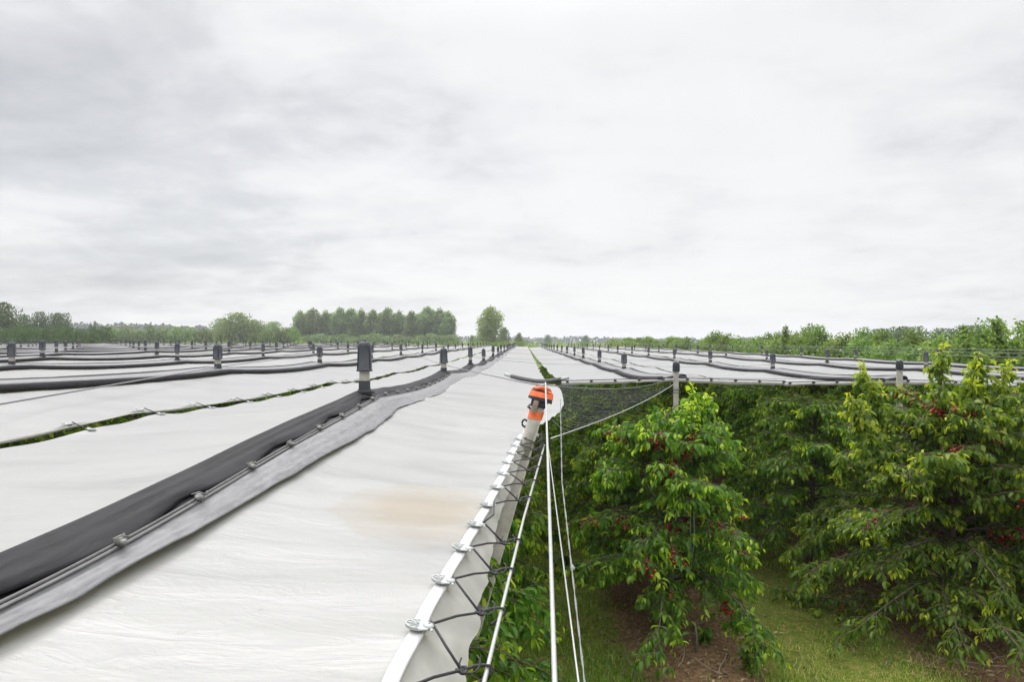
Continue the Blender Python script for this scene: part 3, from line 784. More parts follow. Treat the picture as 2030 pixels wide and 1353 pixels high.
brace_a = tp + np.array([.02, -.02, -.34])
bend = post_top[(1, 2)]
wire('brace_rope', [tp + np.array([.05, -.05, -.40]), (bend[0], bend[1] - .06, bend[2] - .42)], .0050, M['steel'], 'pale rope rising from the taped post to the first domed post', sag=.06)
wire('cross_wire', [tp + np.array([0, 0, .01]), (bend[0], bend[1], bend[2] - .32)], .004, M['wire'], 'fine wire sagging from the taped cap right to the first domed post', sag=.10)
pA = post_top[(-1, 5)]
wire('cross_wire', [tp + np.array([0, 0, .0]), (pA[0], pA[1], pA[2] - .1)], .006, M['wire'], 'dark wire from the taped cap across the near ridge to a far-left post', sag=.14)
pB = post_top[(-1, 2)]
wire('cross_wire', [wp(-60, 812, 4.9), (pB[0], pB[1], pB[2] - .40), post_top[(-1, 3)] - (0, 0, .2)], .008, M['wire'], 'dark wire slanting over the sheet at the left edge below the double roll')
for k in range(3, 9):
    a = post_top[(0, k)] - (0, 0, .26); b = post_top[(1, k)] - (0, 0, .26)
    wire('cross_wire', [a, b], .0045, M['wire'], f'fine wire across the central valley joining posts, {ordw(k - 2)} back from the foam pipe', sag=.10, group='wires across the central valley')
for k in (2, 3, 4):
    a = post_top[(1, k)] - (0, 0, .3); b = post_top[(2, k)] - (0, 0, .3)
    wire('cross_wire', [a, b], .0045, M['wire'], f'fine wire over the right-hand sheets, {ordw(k - 1)} back from the domed posts', sag=.06, group='wires over the right-hand sheets')

# bent foam pipe lying over the valley end
mb = MB(); hp = [wp(1014, 747, 12.6), wp(1035, 752, 12.5), wp(1060, 756.5, 12.4), wp(1085, 757, 12.3), wp(1112, 753, 12.2)]
hp = np.array(hp); s = np.linspace(0, 1, 16)
HP = np.column_stack([np.interp(s, np.linspace(0, 1, 5), hp[:, i]) for i in range(3)])
hose = thing('foam_pipe', 'bent black foam pipe with pale ends lying across the valley behind the taped post', 'pipe', tuple(HP[8]))
mb.tube(HP - HP[8], .040, 10); link('sleeve', mb.mesh('sleeve', M['hose'], True), hose)
for a, b in ((HP[0], wp(1001, 743, 12.65)), (HP[-1], wp(1128, 750, 12.15))):
    mb = MB(); mb.tube([a - HP[8] + (a - b) * .05, b - HP[8]], .030, 10); link('pipe_end', mb.mesh('pipe_end', M['clip'], True), hose)

# side net of fine dark strands between the sheet edge, the front wire and the brace rope
mb = MB(); rs = random.Random(7)
A0 = np.array([.60, 11.9, CAMZ - .77]); B0 = np.array([bend[0] - .05, bend[1] - .02, bend[2] - .46])
for i in range(28):
    f = i / 27
    ya = 11.9 - 5.2 * f; xa = float(near_edge_x(ya)); a = np.array([xa, ya, CAMZ - .77])
    pr = f ** .8; rp0 = tp + np.array([.05, -.05, -.40]); b = B0 + (rp0 - B0) * (pr * .88)
    b = b + (0, 0, -.03)
    s = np.linspace(0, 1, 14)[:, None]; L = a + (b - a) * s
    L[:, 2] -= .05 * 4 * s[:, 0] * (1 - s[:, 0]) + np.array([rs.uniform(-.006, .006) for _ in range(14)])
    mb.tube(L, (.0029 if i % 3 else .0050), 4, False)
for g in np.linspace(.12, .92, 7):
    pts = []
    for i in range(0, 28, 2):
        f = i / 27; ya = 11.9 - 5.2 * f; a = np.array([float(near_edge_x(ya)), ya, CAMZ - .77])
        rp0 = tp + np.array([.05, -.05, -.40]); b = B0 + (rp0 - B0) * (f ** .8 * .88) + (0, 0, -.03)
        q = a + (b - a) * g; q[2] -= .05 * 4 * g * (1 - g); pts.append(q)
    mb.tube(pts, .0018, 4, False)
tag(link('side_net', mb.mesh('side_net', M['cord'], False)), 'dark see-through net of fine strands stretched between near sheet and first domed post', 'net')

# wires along the right-hand side of the covers
xr = row_x(R_MAX) + 2.2
for i, (dx, dz) in enumerate(((0, -.30), (.05, -.42), (.0, -.56))):
    wire('side_wire', [(xr + dx, 12, CAMZ + dz), (xr + dx, Y_END, CAMZ + dz)], .009, M['wire'], f'{["upper", "middle", "lower"][i]} wire along the right edge of the covers before the orchard trees', sag=.02, group='wires along the right edge')

# ------------------------------------------------------------------ cherry trees
LEAF = np.array([(0, 0, 0), (.34, -.5, .13), (.34, 0, 0), (.34, .5, .13), (.70, -.40, .04), (.70, 0, -.06), (.70, .40, .04), (1, 0, -.20)])
LT = np.array([(0, 1, 2), (0, 2, 3), (4, 7, 5), (5, 7, 6)]); LQ = np.array([(1, 4, 5, 2), (2, 5, 6, 3)])
def leaves_mesh(name, P, A, Nn, L, W, tint, mat):
    """P base, A axis, Nn normal hint, L length, W width"""
    A = A / np.linalg.norm(A, axis=1)[:, None]
    Wd = np.cross(Nn, A); Wd /= np.linalg.norm(Wd, axis=1)[:, None] + 1e-9
    Nv = np.cross(A, Wd)
    V = P[:, None, :] + LEAF[None, :, 0:1] * (A * L[:, None])[:, None, :] + LEAF[None, :, 1:2] * (Wd * W[:, None])[:, None, :] + LEAF[None, :, 2:3] * (Nv * L[:, None])[:, None, :]
    n = len(P); base = (np.arange(n) * 8)[:, None, None]
    return mesh_arrays(name, V.reshape(-1, 3), [(LT[None] + base).reshape(-1, 3), (LQ[None] + base).reshape(-1, 4)], mat, True, np.repeat(tint, 8))

def cherry_tree(seed, h=3.3, spread=1.55, nb=34, dens=1.0, low=.75, tops=(), leafscale=1.0, low_hang=0, zmax=None):
    rg = np.random.default_rng(seed)
    wood = MB(); P = []; A = []; NH = []; L = []; W = []; TI = []; FR = []
    def leaf_run(pts, dens_here, young):
        seg = np.linalg.norm(np.diff(pts, axis=0), axis=1); tot = seg.sum(); n = max(3, int(tot / .026 * dens_here))
        cum = np.concatenate([[0], np.cumsum(seg)]) / tot
        s = np.sort(rg.uniform(0.0, 1, n)); s[-1] = 1.0
        Q = np.column_stack([np.interp(s, cum, pts[:, i]) for i in range(3)])
        D = np.column_stack([np.interp(s, np.linspace(0, 1, len(pts)), np.gradient(pts, axis=0)[:, i]) for i in range(3)])
        D /= np.linalg.norm(D, axis=1)[:, None] + 1e-9
        side = np.cross(D, np.array([0, 0, 1.0])); side /= np.linalg.norm(side, axis=1)[:, None] + 1e-6
        sg = np.where(np.arange(n) % 2 == 0, 1, -1)[:, None]
        ax = side * sg * rg.uniform(.25, .75, (n, 1)) + D * rg.uniform(.1, .6, (n, 1)) + np.array([0, 0, -1.0]) * np.clip(rg.normal(.68, .36, (n, 1)), -.4, 1.4) + rg.normal(0, .25, (n, 3))
        nh = np.array([0, 0, 1.0]) + side * sg * .5 + rg.normal(0, .35, (n, 3))
        ln = np.clip(rg.normal(.106, .026, n), .05, .150) * leafscale * (1 - .35 * np.clip((s - .8) / .2, 0, 1))
        pet = ax / np.linalg.norm(ax, axis=1)[:, None] * .022 + np.array([0, 0, -.004])
        P.append(Q + pet); A.append(ax); NH.append(nh); L.append(ln); W.append(ln * rg.uniform(.36, .48, n))
        t = np.clip(rg.normal(.34, .20, n) + rg.normal(0, .08), 0, .70)
        t = np.where(s > 1 - young, np.clip(.55 + (s - (1 - young)) / max(young, .01) * .5 + rg.normal(0, .1, n), 0, 1), t)
        TI.append(t)
    # leader
    zt = np.linspace(0, h, 10)
    lean = rg.normal(0, .05, 2)
    tr = np.column_stack([lean[0] * zt / h + .04 * np.sin(zt * 1.3 + seed), lean[1] * zt / h + .04 * np.cos(zt * 1.7 + seed) - .04, zt - .02])
    wood.tube(tr, np.linspace(.062, .014, 10), 8)
    az = rg.uniform(0, 6.28)
    for b in range(nb):
        f = (b + .5) / nb
        hb = low + (h * .97 - low) * f ** .92; az += 2.4 + rg.normal(0, .25)
        Lb = spread * (1.0 - .50 * f ** 1.6) * rg.uniform(.75, 1.12)
        el = math.radians(18 + 34 * f + rg.normal(0, 8)); droop = rg.uniform(.35, .85) * (1.05 - .4 * f)
        base = np.array([np.interp(hb, zt, tr[:, 0]), np.interp(hb, zt, tr[:, 1]), hb])
        s = np.linspace(0, 1, 8)
        rad = Lb * s * math.cos(el); up = Lb * (s * math.sin(el) - droop * s ** 2.2 * .75)
        sway = .16 * Lb * np.sin(s * 2.2 + rg.uniform(0, 6)) * s
        pts = base + np.column_stack([rad * math.cos(az) - sway * math.sin(az), rad * math.sin(az) + sway * math.cos(az), up])
        pts[:, 2] = np.maximum(pts[:, 2], .22)
        if zmax: pts[:, 2] = np.where(pts[:, 2] > zmax - .4, zmax - .4 + .35 * np.tanh((pts[:, 2] - zmax + .4) / .35), pts[:, 2])
        wood.tube(pts, np.linspace(.022 - .010 * f, .004, 8), 5)
        leaf_run(pts[2:], .8 * dens, .22 if f > .55 else .12)
        ns = int(6 + Lb * 7.5); rich = rg.random() < .28
        for j in range(ns):
            u = rg.uniform(.22, .97); i0 = np.interp(u, s, np.arange(8)); q = np.array([np.interp(u, s, pts[:, c]) for c in range(3)])
            d = pts[min(7, int(i0) + 1)] - pts[int(i0)]; d /= np.linalg.norm(d) + 1e-9
            sd = np.cross(d, [0, 0, 1.0]) * (1 if j % 2 else -1)
            dr = d * rg.uniform(.3, .9) + sd * rg.uniform(.4, 1.0) + np.array([0, 0, rg.uniform(-.15, .5)])
            dr /= np.linalg.norm(dr); ls = rg.uniform(.22, .52) * (1.15 - .4 * u)
            s2 = np.linspace(0, 1, 5)[:, None]
            sp_ = q + dr * ls * s2 + np.array([0, 0, -1.0]) * ls * rg.uniform(.25, .7) * s2 ** 2
            sp_[:, 2] = np.maximum(sp_[:, 2], .12)
            if zmax: sp_[:, 2] = np.minimum(sp_[:, 2], zmax - .04)
            wood.tube(sp_, np.linspace(.006, .002, 5), 4, False)
            leaf_run(sp_, dens * 1.15, rg.choice([.0, .12, .3], p=[.30, .3, .40]))
            if rich and rg.random() < .42 and q[2] > 1.1: FR.append(q + np.array([0, 0, -.03]))
        if rg.random() < .25: FR.append(np.array([np.interp(rg.uniform(.3, .75), s, pts[:, c]) for c in range(3)]) + np.array([0, 0, -.04]))
    for (ox, oy, z1, z2) in tops:                                # upright young shoots
        s = np.linspace(0, 1, 6)[:, None]
        a = np.array([ox * .6, oy * .6, z1]); bb = np.array([ox, oy, z2]); pts = a + (bb - a) * s
        pts[:, 0] += .05 * np.sin(s[:, 0] * 4 + seed + ox * 5)
        wood.tube(pts, np.linspace(.010, .003, 6), 5); leaf_run(pts, 2.4 * dens, .5)
        for j in range(24):
            u = rg.uniform(.25, .92); q = a + (bb - a) * u; d = rg.normal(0, 1, 3); d[2] = abs(d[2]) * .8 + .25; d /= np.linalg.norm(d)
            s2 = np.linspace(0, 1, 4)[:, None]; l = rg.uniform(.18, .42) * (1.25 - .8 * u)
            sp_ = q + d * l * s2 - np.array([0, 0, .4]) * l * s2 ** 2; leaf_run(sp_, 1.5 * dens, .4)
            wood.tube(sp_, .003, 4, False)
    for k in range(low_hang):                                    # low limbs sweeping down to the grass
        a = -2.2 + k * 1.0 + rg.normal(0, .2); s = np.linspace(0, 1, 8); R = rg.uniform(.9, 1.35)
        pts = np.column_stack([R * s * math.cos(a), R * s * math.sin(a), .95 + .25 * s - .95 * s ** 2])
        wood.tube(pts, np.linspace(.014, .003, 8), 5); leaf_run(pts, 1.6, .2)
        for j in range(9):
            u = rg.uniform(.3, 1); q = np.array([np.interp(u, s, pts[:, c]) for c in range(3)]); d = rg.normal(0, 1, 3); d[2] *= .3; d /= np.linalg.norm(d); l = rg.uniform(.15, .32)
            s2 = np.linspace(0, 1, 4)[:, None]; leaf_run(q + d * l * s2 - np.array([0, 0, .5]) * l * s2 ** 2, 1.3, .15)
    P, A, NH = np.vstack(P), np.vstack(A), np.vstack(NH)
    fol = leaves_mesh('crown', P, A, NH, np.concatenate(L), np.concatenate(W), np.concatenate(TI), M['leaf'])
    return wood.mesh('trunk', M['bark'], True), fol, FR, len(P)

def fruit_mesh(seed, n=10):
    rg = np.random.default_rng(seed); mb = MB()
    a6 = np.linspace(0, 2 * math.pi, 6, endpoint=False)
    for i in range(n):
        c = rg.normal(0, 1, 3) * np.array([.040, .040, .028]) + np.array([0, 0, -.035]); rr = rg.uniform(.011, .014)
        rings = [[(c[0] + rr * math.sin(th) * math.cos(a), c[1] + rr * math.sin(th) * math.sin(a), c[2] + rr * math.cos(th)) for a in a6] for th in (.25, .9, 1.57, 2.25, 2.9)]
        mb.loft(np.array(rings))
        mb.tube([c + (0, 0, rr), (c[0] * .3, c[1] * .3, .015)], .0012, 3, False)
    return mb.mesh('fruit_cluster', M['cherry'], True)
FRUIT = [fruit_mesh(s, n) for s, n in ((1, 9), (2, 13), (3, 16))]

def plant_tree(var, x, y, rz, sc_, label, group='cherry trees in the covered rows', fruit=False, name='cherry_tree'):
    wood, fol, fr, _ = var
    o = thing(name, label, 'tree', (x, y, 0), group)
    o.rotation_euler = (0, 0, rz); o.scale = (sc_, sc_, sc_)
    link('trunk', wood, o); link('crown', fol, o)
    if fruit:
        for i, q in enumerate(fr):
            c = link('fruit_cluster', FRUIT[i % 3], o, tuple(q)); c.rotation_euler = (0, 0, i * 1.3); s = 1.25 + .35 * (i % 3) / 2; c.scale = (s, s, s)
    return o

V_front_B = cherry_tree(11, 2.95, 1.75, 56, 1.15, .65, tops=((.55, .1, 2.5, 3.62), (.75, .0, 2.5, 3.50), (.38, -.1, 2.5, 3.42)), low_hang=3)
V_front_C = cherry_tree(23, 3.05, 2.50, 88, 1.2, .45, tops=((-1.30, .3, 2.6, 4.02), (-.12, .1, 2.8, 4.24), (.12, -.2, 2.7, 3.75), (.35, .1, 2.7, 3.98), (.62, .2, 2.7, 4.16), (.85, -.1, 2.6, 4.05), (-1.65, .0, 2.3, 3.55), (1.2, .0, 2.4, 3.8)), low_hang=3)
V_plain = [cherry_tree(31 + i * 7, 3.12, 1.78 + .08 * i, 52, 1.05, .5, zmax=3.18) for i in range(3)]
V_mid = [cherry_tree(61 + i * 5, 3.12, 1.75, 36, .7, .7, leafscale=1.25, zmax=3.18) for i in range(2)]
print('leaves', V_front_B[3], V_front_C[3], V_plain[0][3], V_mid[0][3])
rt = random.Random(12)
def tree_row(r, ys, plain_until, dx=-.35, lift=1.0):
    for i, y in enumerate(ys):
        var = V_plain[i % 3] if y < plain_until else V_mid[i % 2]
        lab = f'leafy cherry tree, {ordw(i + 1)} back in the {row_phrase(r)}'
        if r == 1: lab = f'leafy cherry tree, {ordw(i + 2)} back in the {row_phrase(r)}'
        if r == 2: lab = f'leafy cherry tree, {ordw(i + 2)} back in the {row_phrase(r)}'
        plant_tree(var, row_x(r) + dx + rt.uniform(-.12, .12), y + rt.uniform(-.2, .2), rt.uniform(0, 6.28), rt.uniform(.95, 1.01) * lift, lab, fruit=False)
plant_tree(V_front_B, 2.12, 10.25, .3, 1.0, 'fruiting cherry tree before the first domed post, its low branches near the grass', fruit=True)
plant_tree(V_front_C, 6.42, 10.35, 0.1, 1.0, 'broad fruiting cherry tree at the right with shoots rising over the covers', fruit=True)
plant_tree(V_plain[2], 5.35, 12.9, 2.2, 1.02, 'cherry tree close behind the broad fruiting tree at the right', fruit=False)
tree_row(1, [12.7 + 2.4 * i for i in range(17)], 22)
tree_row(2, [15.4 + 2.5 * i for i in range(12)], 22)
plant_tree(V_plain[0], 8.3, 11.0, 1.2, 1.02, 'cherry tree half hidden behind the broad fruiting tree at the right frame edge')
tree_row(3, [11.0 + 2.5 * i for i in range(10)], 16)
tree_row(4, [19.5 + 2.6 * i for i in range(5)], 0)
tree_row(0, [2.6 + 2.4 * i for i in range(15)], 12, .30, 1.03)
tree_row(-1, [5.0 + 2.4 * i for i in range(14)], 12, 0.1, 1.09)
tree_row(-2, [14 + 2.5 * i for i in range(9)], 0, 0.1, 1.11)

# low suckers and sticks on the ground
def sucker(seed, x, y, h, label):
    rg = np.random.default_rng(seed); P = []; A = []; NH = []; L = []
    mb = MB()
    for j in range(6):
        a = rg.uniform(0, 6.28); l = h * rg.uniform(.6, 1); s = np.linspace(0, 1, 5)
        pts = np.column_stack([.5 * l * s ** 1.3 * math.cos(a), .5 * l * s ** 1.3 * math.sin(a), l * s])
        mb.tube(pts, np.linspace(.006, .002, 5), 5)
        for u in np.linspace(.15, 1, 16):
            q = [np.interp(u, s, pts[:, c]) for c in range(3)]; P.append(q); b = rg.uniform(0, 6.28)
            A.append([math.cos(b) * .7, math.sin(b) * .7, rg.uniform(-.8, .1)]); NH.append([rg.normal(0, .3), rg.normal(0, .3), 1]); L.append(rg.uniform(.08, .13))
    L = np.array(L); o = thing('cherry_sucker', label, 'plant', (x, y, 0))
    link('stem', mb.mesh('stem', M['bark'], True), o)
    link('leaves', leaves_mesh('leaves', np.array(P, float), np.array(A, float), np.array(NH, float), L, L * .45, np.clip(rg.normal(.4, .2, len(L)), 0, .9), M['leaf']), o)
sucker(3, 2.95, 8.95, .50, 'low leafy sucker in the grass at the bottom edge, right of the fruiting tree')
sucker(5, 2.55, 9.75, .30, 'small sprouting plant on the bare soil beside the thin grey stake')
mb = MB(); mb.tube([(0, 0, -.1), (.01, 0, .2), (-.01, .01, .42)], [.018, .016, .012], 6)
o = link('tree_stake', mb.mesh('tree_stake', M['greybark'], True)); o.location = (2.36, 9.45, 0); tag(o, 'thin grey stake stuck in the soil in front of the fruiting tree', 'stake')
rk = random.Random(9)
for i in range(26):
    x = rk.choice([rk.uniform(4.4, 7.2), rk.uniform(5.2, 7.0), rk.uniform(1.2, 2.6)]); y = rk.uniform(8.6, 10.8); a = rk.uniform(0, 3.14); l = rk.uniform(.15, .7)
    pts = [np.array([x + math.cos(a) * l * s + .02 * math.sin(s * 7 + i), y + math.sin(a) * l * s, .035 + .02 * rk.random() + .06 * s * rk.random()]) for s in np.linspace(0, 1, 5)]
    mb = MB(); c = pts[0].copy(); mb.tube([p_ - c for p_ in pts], np.linspace(.009, .004, 5), 5)
    o = link('stick', mb.mesh('stick', M['stick'], True)); o.location = tuple(c)
    tag(o, 'dry pruned stick lying on the soil under the cherry trees', 'stick', 'pruned sticks under the trees')
# twine tied in the fruiting tree
mb = MB(); c = np.array([2.30, 9.55, 1.15])
for dx in (0, .05): mb.tube([np.array([dx, 0, .85]), np.array([dx + .02, .02, .4]), np.array([.02, 0, 0])], .0035, 4)
mb.tube([(-.42, .05, -.03), (0, -.02, -.03), (.02, 0, 0)], .004, 4)
o = link('twine', mb.mesh('twine', M['clip'], True)); o.location = tuple(c); tag(o, 'pale twine hanging in the fruiting cherry tree', 'twine')

# ------------------------------------------------------------------ grass
def grass():
    rg = np.random.default_rng(5); n = 150000
    x = rg.uniform(-1.2, 8.2, n); y = 8.0 + 12 * rg.random(n) ** 1.6
    d = soil_dist(x) + .65 * fbm(x * 1.1, y * 1.1, 50, 3) + .2 * rg.normal(0, 1, n)
    tuft = fbm(x * 2.3, y * 2.3, 90, 3)
    keep = ((d > .80) & (rg.random(n) < np.clip(.62 + 1.3 * tuft + np.where(x < 1.5, .25, 0), .08, 1))) | (rg.random(n) < .05)
    x, y, d = x[keep], y[keep], d[keep]; n = len(x)
    tall = np.clip((vnoise(x * .9, y * .9, 60) + .6), .25, 1.4) * np.where(x < 1.5, 1.35, .75)
    h = rg.uniform(.03, .10, n) * tall; a = rg.uniform(0, 6.28, n); le = rg.uniform(.3, 1.3, n) * h
    base = np.column_stack([x, y, .035 * fbm(x * .9, y * .9, 3, 3)])
    wv = np.column_stack([-np.sin(a), np.cos(a), np.zeros(n)]) * (.0035 + .002 * rg.random(n))[:, None]
    mid = base + np.column_stack([np.cos(a) * le * .35, np.sin(a) * le * .35, h * .65]); tip = base + np.column_stack([np.cos(a) * le, np.sin(a) * le, h])
    V = np.stack([base - wv, base + wv, mid + wv * .7, mid - wv * .7, tip], 1).reshape(-1, 3)
    b = (np.arange(n) * 5)[:, None]
    t = np.clip(rg.normal(.34, .16, n) + .38 * fbm(x * .8, y * .8, 71, 3) + np.where(rg.random(n) < .30, .42, 0) - np.where(x < 1.5, .12, -.06), 0, 1)
    tag(link('grass', mesh_arrays('grass', V, [np.hstack([b, b + 1, b + 4])[:0], np.hstack([b + 3, b + 2, b + 4]), np.hstack([b, b + 1, b + 2, b + 3])], M['grass'], True, np.repeat(t, 5))),
        'short grass growing in the alleys between the bare tree strips', 'grass', kind='stuff')
grass()
def litter():
    rg = np.random.default_rng(8); n = 5200
    x = rg.uniform(-1, 8.4, n); y = 8.2 + 9 * rg.random(n) ** 1.4
    k = soil_dist(x) < rg.uniform(.3, 1.7, n); x, y = x[k], y[k]; n = len(x)
    P = np.column_stack([x, y, .03 + .035 * fbm(x * .9, y * .9, 3, 3) + .01 * rg.random(n)]); a = rg.uniform(0, 6.28, n)
    A = np.column_stack([np.cos(a), np.sin(a), rg.normal(0, .25, n)]); NH = np.column_stack([rg.normal(0, .4, (n, 2)), np.ones(n)]); L = rg.uniform(.03, .10, n)
    me = leaves_mesh('fallen_leaves', P, A, NH, L, L * rg.uniform(.15, .5, n), rg.random(n), M['dead_leaf'])
    tag(link('fallen_leaves', me), 'brown fallen leaves and cut stalks scattered on the bare soil strips', 'leaf litter', kind='stuff')
litter()

# ------------------------------------------------------------------ trees beyond the covers
def clump_tree(seed, h, w, shape, n, size, mat, bark='greybark', base=0.08, fat=.17, blobs=26):
    """crown of many small leaf faces gathered in clumps around limbs; shape(f) = relative half width at height f"""
    rg = np.random.default_rng(seed)
    wood = MB()
    tz = np.linspace(0, h * .9, 8); tr = np.column_stack([.012 * h * np.sin(tz * 3 / h + seed), .012 * h * np.cos(tz * 4 / h), tz])
    wood.tube(tr, np.linspace(.018 * h + .05, .01, 8), 7)
    C = []; R = []
    for b in range(blobs):
        f = base + (1 - base) * (b + rg.random()) / blobs; a = b * 2.4 + rg.normal(0, .4)
        wr = w / 2 * shape(f); rr = wr * math.sqrt(rg.random()) * .85
        c = np.array([rr * math.cos(a), rr * math.sin(a), f * h * .97]); C.append(c)
        R.append(max(fat * w * (.45 + .7 * shape(f)) * rg.uniform(.7, 1.3), size * .9))
        st = np.array([0, 0, max(.05 * h, c[2] - rr * .8)])
        wood.tube([st, (st + c) / 2 + (0, 0, -.02 * h), c], [.006 * h, .004 * h, .002 * h], 4, False)
    C = np.array(C); R = np.array(R)
    idx = rg.choice(len(C), n, p=(R ** 2) / (R ** 2).sum())
    d = rg.normal(0, 1, (n, 3)); d /= np.linalg.norm(d, axis=1)[:, None]
    rad = rg.random(n) ** .45
    P = C[idx] + d * (R[idx] * rad)[:, None] * np.array([1, 1, 1.25])
    P[:, 2] = np.clip(P[:, 2], .03 * h, h * 1.02)
    A = d * .6 + rg.normal(0, .6, (n, 3)); NH = rg.normal(0, .6, (n, 3)) + d * .5 + np.array([0, 0, .7])
    L = size * rg.uniform(.6, 1.4, n)
    tint = np.clip(.35 + .25 * rg.normal(0, 1, len(C))[idx] + rg.normal(0, .12, n), 0, 1)
    return wood.mesh('trunk', M[bark], True), leaves_mesh('crown', P, A, NH, L, L * rg.uniform(.5, .9, n), tint, M[mat]), [], n

def place(var, name, x, y, rz, s, label, group, z=0):
    o = thing(name, label, 'tree', (x, y, z), group); o.rotation_euler = (0, 0, rz)
    o.scale = s if isinstance(s, tuple) else (s, s, s)
    link('trunk', var[0], o); link('crown', var[1], o); return o
def gx(px, Y): return (px - VPX) * Y / F
def gh(py, Y): return CAMZ + (HY - py) * Y / F

poplar_shape = lambda f: (.75 + .25 * math.sin(f * 3.14)) * (1 - .75 * max(0, (f - .72) / .28) ** 2.0)
POP = [clump_tree(101 + i, 1.0 * 19, 8.2, poplar_shape, 6000, .62, 'leaf_poplar', blobs=64, base=.03) for i in range(3)]
pop_x = [592, 618, 645, 672, 695, 716, 740, 768, 790, 816, 848, 870, 888]
pop_t = [617, 613, 617, 611, 613, 614, 616, 612, 617, 618, 610, 613, 618]
for i, (x_, t_) in enumerate(zip(pop_x, pop_t)):
    Y = 300 + (i % 3) * 4; s = gh(t_, Y) / 19.0
    place(POP[i % 3], 'poplar_tree', gx(x_, Y), Y, i * 1.7, (s * (1.12 if i else .9), s, s), f'tall poplar, {ordw(i + 1)} from the left in the row behind the covers', 'poplar row behind the covers')
for i, x_ in enumerate((605, 632, 659, 684, 706, 728, 754, 779, 803, 832, 859, 880)):
    Y = 316; s = gh(622 + 3 * (i % 3), Y) / 19.0
    place(POP[(i + 1) % 3], 'poplar_tree', gx(x_, Y), Y, i * 2.3, (s * 1.1, s, s), f'poplar half hidden in the second line of the row, {ordw(i + 1)} from the left', 'poplar row behind the covers')
# undergrowth at the poplars' feet
BUSH = [clump_tree(131 + i, 5.0, 7.5, lambda f: math.sqrt(max(0.02, 1 - f ** 2.2)), 2600, .42, 'leaf_poplar', blobs=34, base=.05) for i in range(2)]
SHR = [clump_tree(141 + i, 5.0, 7.5, lambda f: math.sqrt(max(0.02, 1 - f ** 2.2)), 2600, .42, 'leaf_willow', blobs=34, base=.05) for i in range(2)]
for i, x_ in enumerate(range(590, 915, 22)):
    Y = 292; place(BUSH[i % 2], 'bush', gx(x_, Y), Y, i * 2.1, 1.15 + .3 * ((i * 7) % 5) / 5, f'bush at the poplars\' feet, {ordw(i + 1)} from the left', 'bushes under the poplars')
ovate = lambda f: (.62 + .38 * math.sin(min(1, f * 1.25) * 3.14 * .62)) * math.sqrt(max(.03, 1 - max(0, (f - .35) / .65) ** 2.4))
TALL = clump_tree(151, 19, 10, ovate, 7500, .62, 'leaf_lone', blobs=70, base=.03)
Y = 260; place(TALL, 'broadleaf_tree', gx(972, Y), Y, 0, (1.06, .9, gh(610, Y) / 19), 'lone tall pale green tree right of the poplar row', 'lone trees beyond the covers')
place(SHR[0], 'bush', gx(1000, 255), 255, 1, (.75, .75, gh(654, 255) / 5), 'grey-green bush leaning on the lone tall tree\'s right', 'bushes beyond the covers')
place(SHR[1], 'bush', gx(1029, 255), 255, 2, (.6, .6, gh(664, 255) / 5), 'small bush standing just right of the lone tall tree', 'bushes beyond the covers')
place(BUSH[0], 'bush', gx(936, 300), 300, 2, (.55, .55, gh(668, 300) / 5), 'small round dark bush left of the lone tall tree', 'bushes beyond the covers')
place(BUSH[1], 'bush', gx(950, 330), 330, 4, (.9, .9, gh(664, 330) / 5), 'round bush half hidden behind the lone tall tree', 'bushes beyond the covers')
# rounded group left of the poplars
DOME = [clump_tree(161 + i, 14, 16, lambda f: math.sqrt(max(.03, 1 - (max(0, f - .25) / .75) ** 2)), 7500, .62, 'leaf_poplar', blobs=70, base=.05) for i in range(2)]
for i, (x_, t_, w_, Y, lab) in enumerate(((468, 624, .98, 240, 'tallest rounded tree of the group left of the poplars'), (437, 636, .8, 246, 'rounded tree on the left flank of that group left of the poplars'),
                                     (502, 638, .75, 244, 'rounded tree on the right flank of that group left of the poplars'), (538, 641, .8, 300, 'lower rounded tree between the dome group and the poplars'), (566, 652, .7, 300, 'lowest rounded tree beside the first poplar'))):
    place(DOME[i % 2], 'round_tree', gx(x_, Y), Y, i * 1.3, (w_, w_, gh(t_, Y) / 14), lab, 'rounded trees left of the poplars')
for i, (x_, t_, k) in enumerate(((410, 664, 1), (432, 662, 1), (526, 660, 1), (548, 657, 1), (560, 660, 1), (580, 655, 0), (500, 664, 1))):
    Y = 190; place(SHR[i % 2] if k else BUSH[i % 2], 'willow_bush', gx(x_, Y), Y, i, (.62, .62, gh(t_, Y) / 5), f'pale willow bush before the dome trees, {ordw(i + 1)} planted', 'pale willow bushes')
# left hedge and trees
DARK = [clump_tree(171 + i, 5.0, 7.0, lambda f: math.sqrt(max(.05, 1 - f ** 3)), 3000, .26, 'leaf_dark', blobs=44, base=.04) for i in range(3)]
for i, x_ in enumerate(range(-20, 215, 16)):
    Y = 112 + 3 * (i % 3); place(DARK[i % 3], 'hedge_bush', gx(x_, Y), Y, i * 1.9, (.62, .62, gh(652 + 3 * math.sin(i * 1.3) + i * .25, Y) / 5), f'dark hedge bush on the left behind the covers, {ordw(i + 1)} from the left', 'dark hedge on the left')
OAK = [clump_tree(181 + i, 10, 12, lambda f: math.sqrt(max(.03, 1 - (abs(f - .45) / .55) ** 2.2)), 6500, .46, 'leaf_dark', blobs=60, base=.12) for i in range(2)]
for i, (x_, t_, w_, Y, lab) in enumerate(((-14, 606, .8, 150, 'tall dark tree cut by the left frame edge'), (34, 628, .42, 190, 'small dark round tree left of the paired round trees'), (68, 623, .46, 190, 'left one of two dark round trees above the hedge'),
                                          (108, 625, .56, 190, 'right one of two dark round trees above the hedge'))):
    place(OAK[i % 2], 'dark_tree', gx(x_, Y), Y, i, (w_, w_, gh(t_, Y) / 10), lab, 'dark trees above the left hedge')
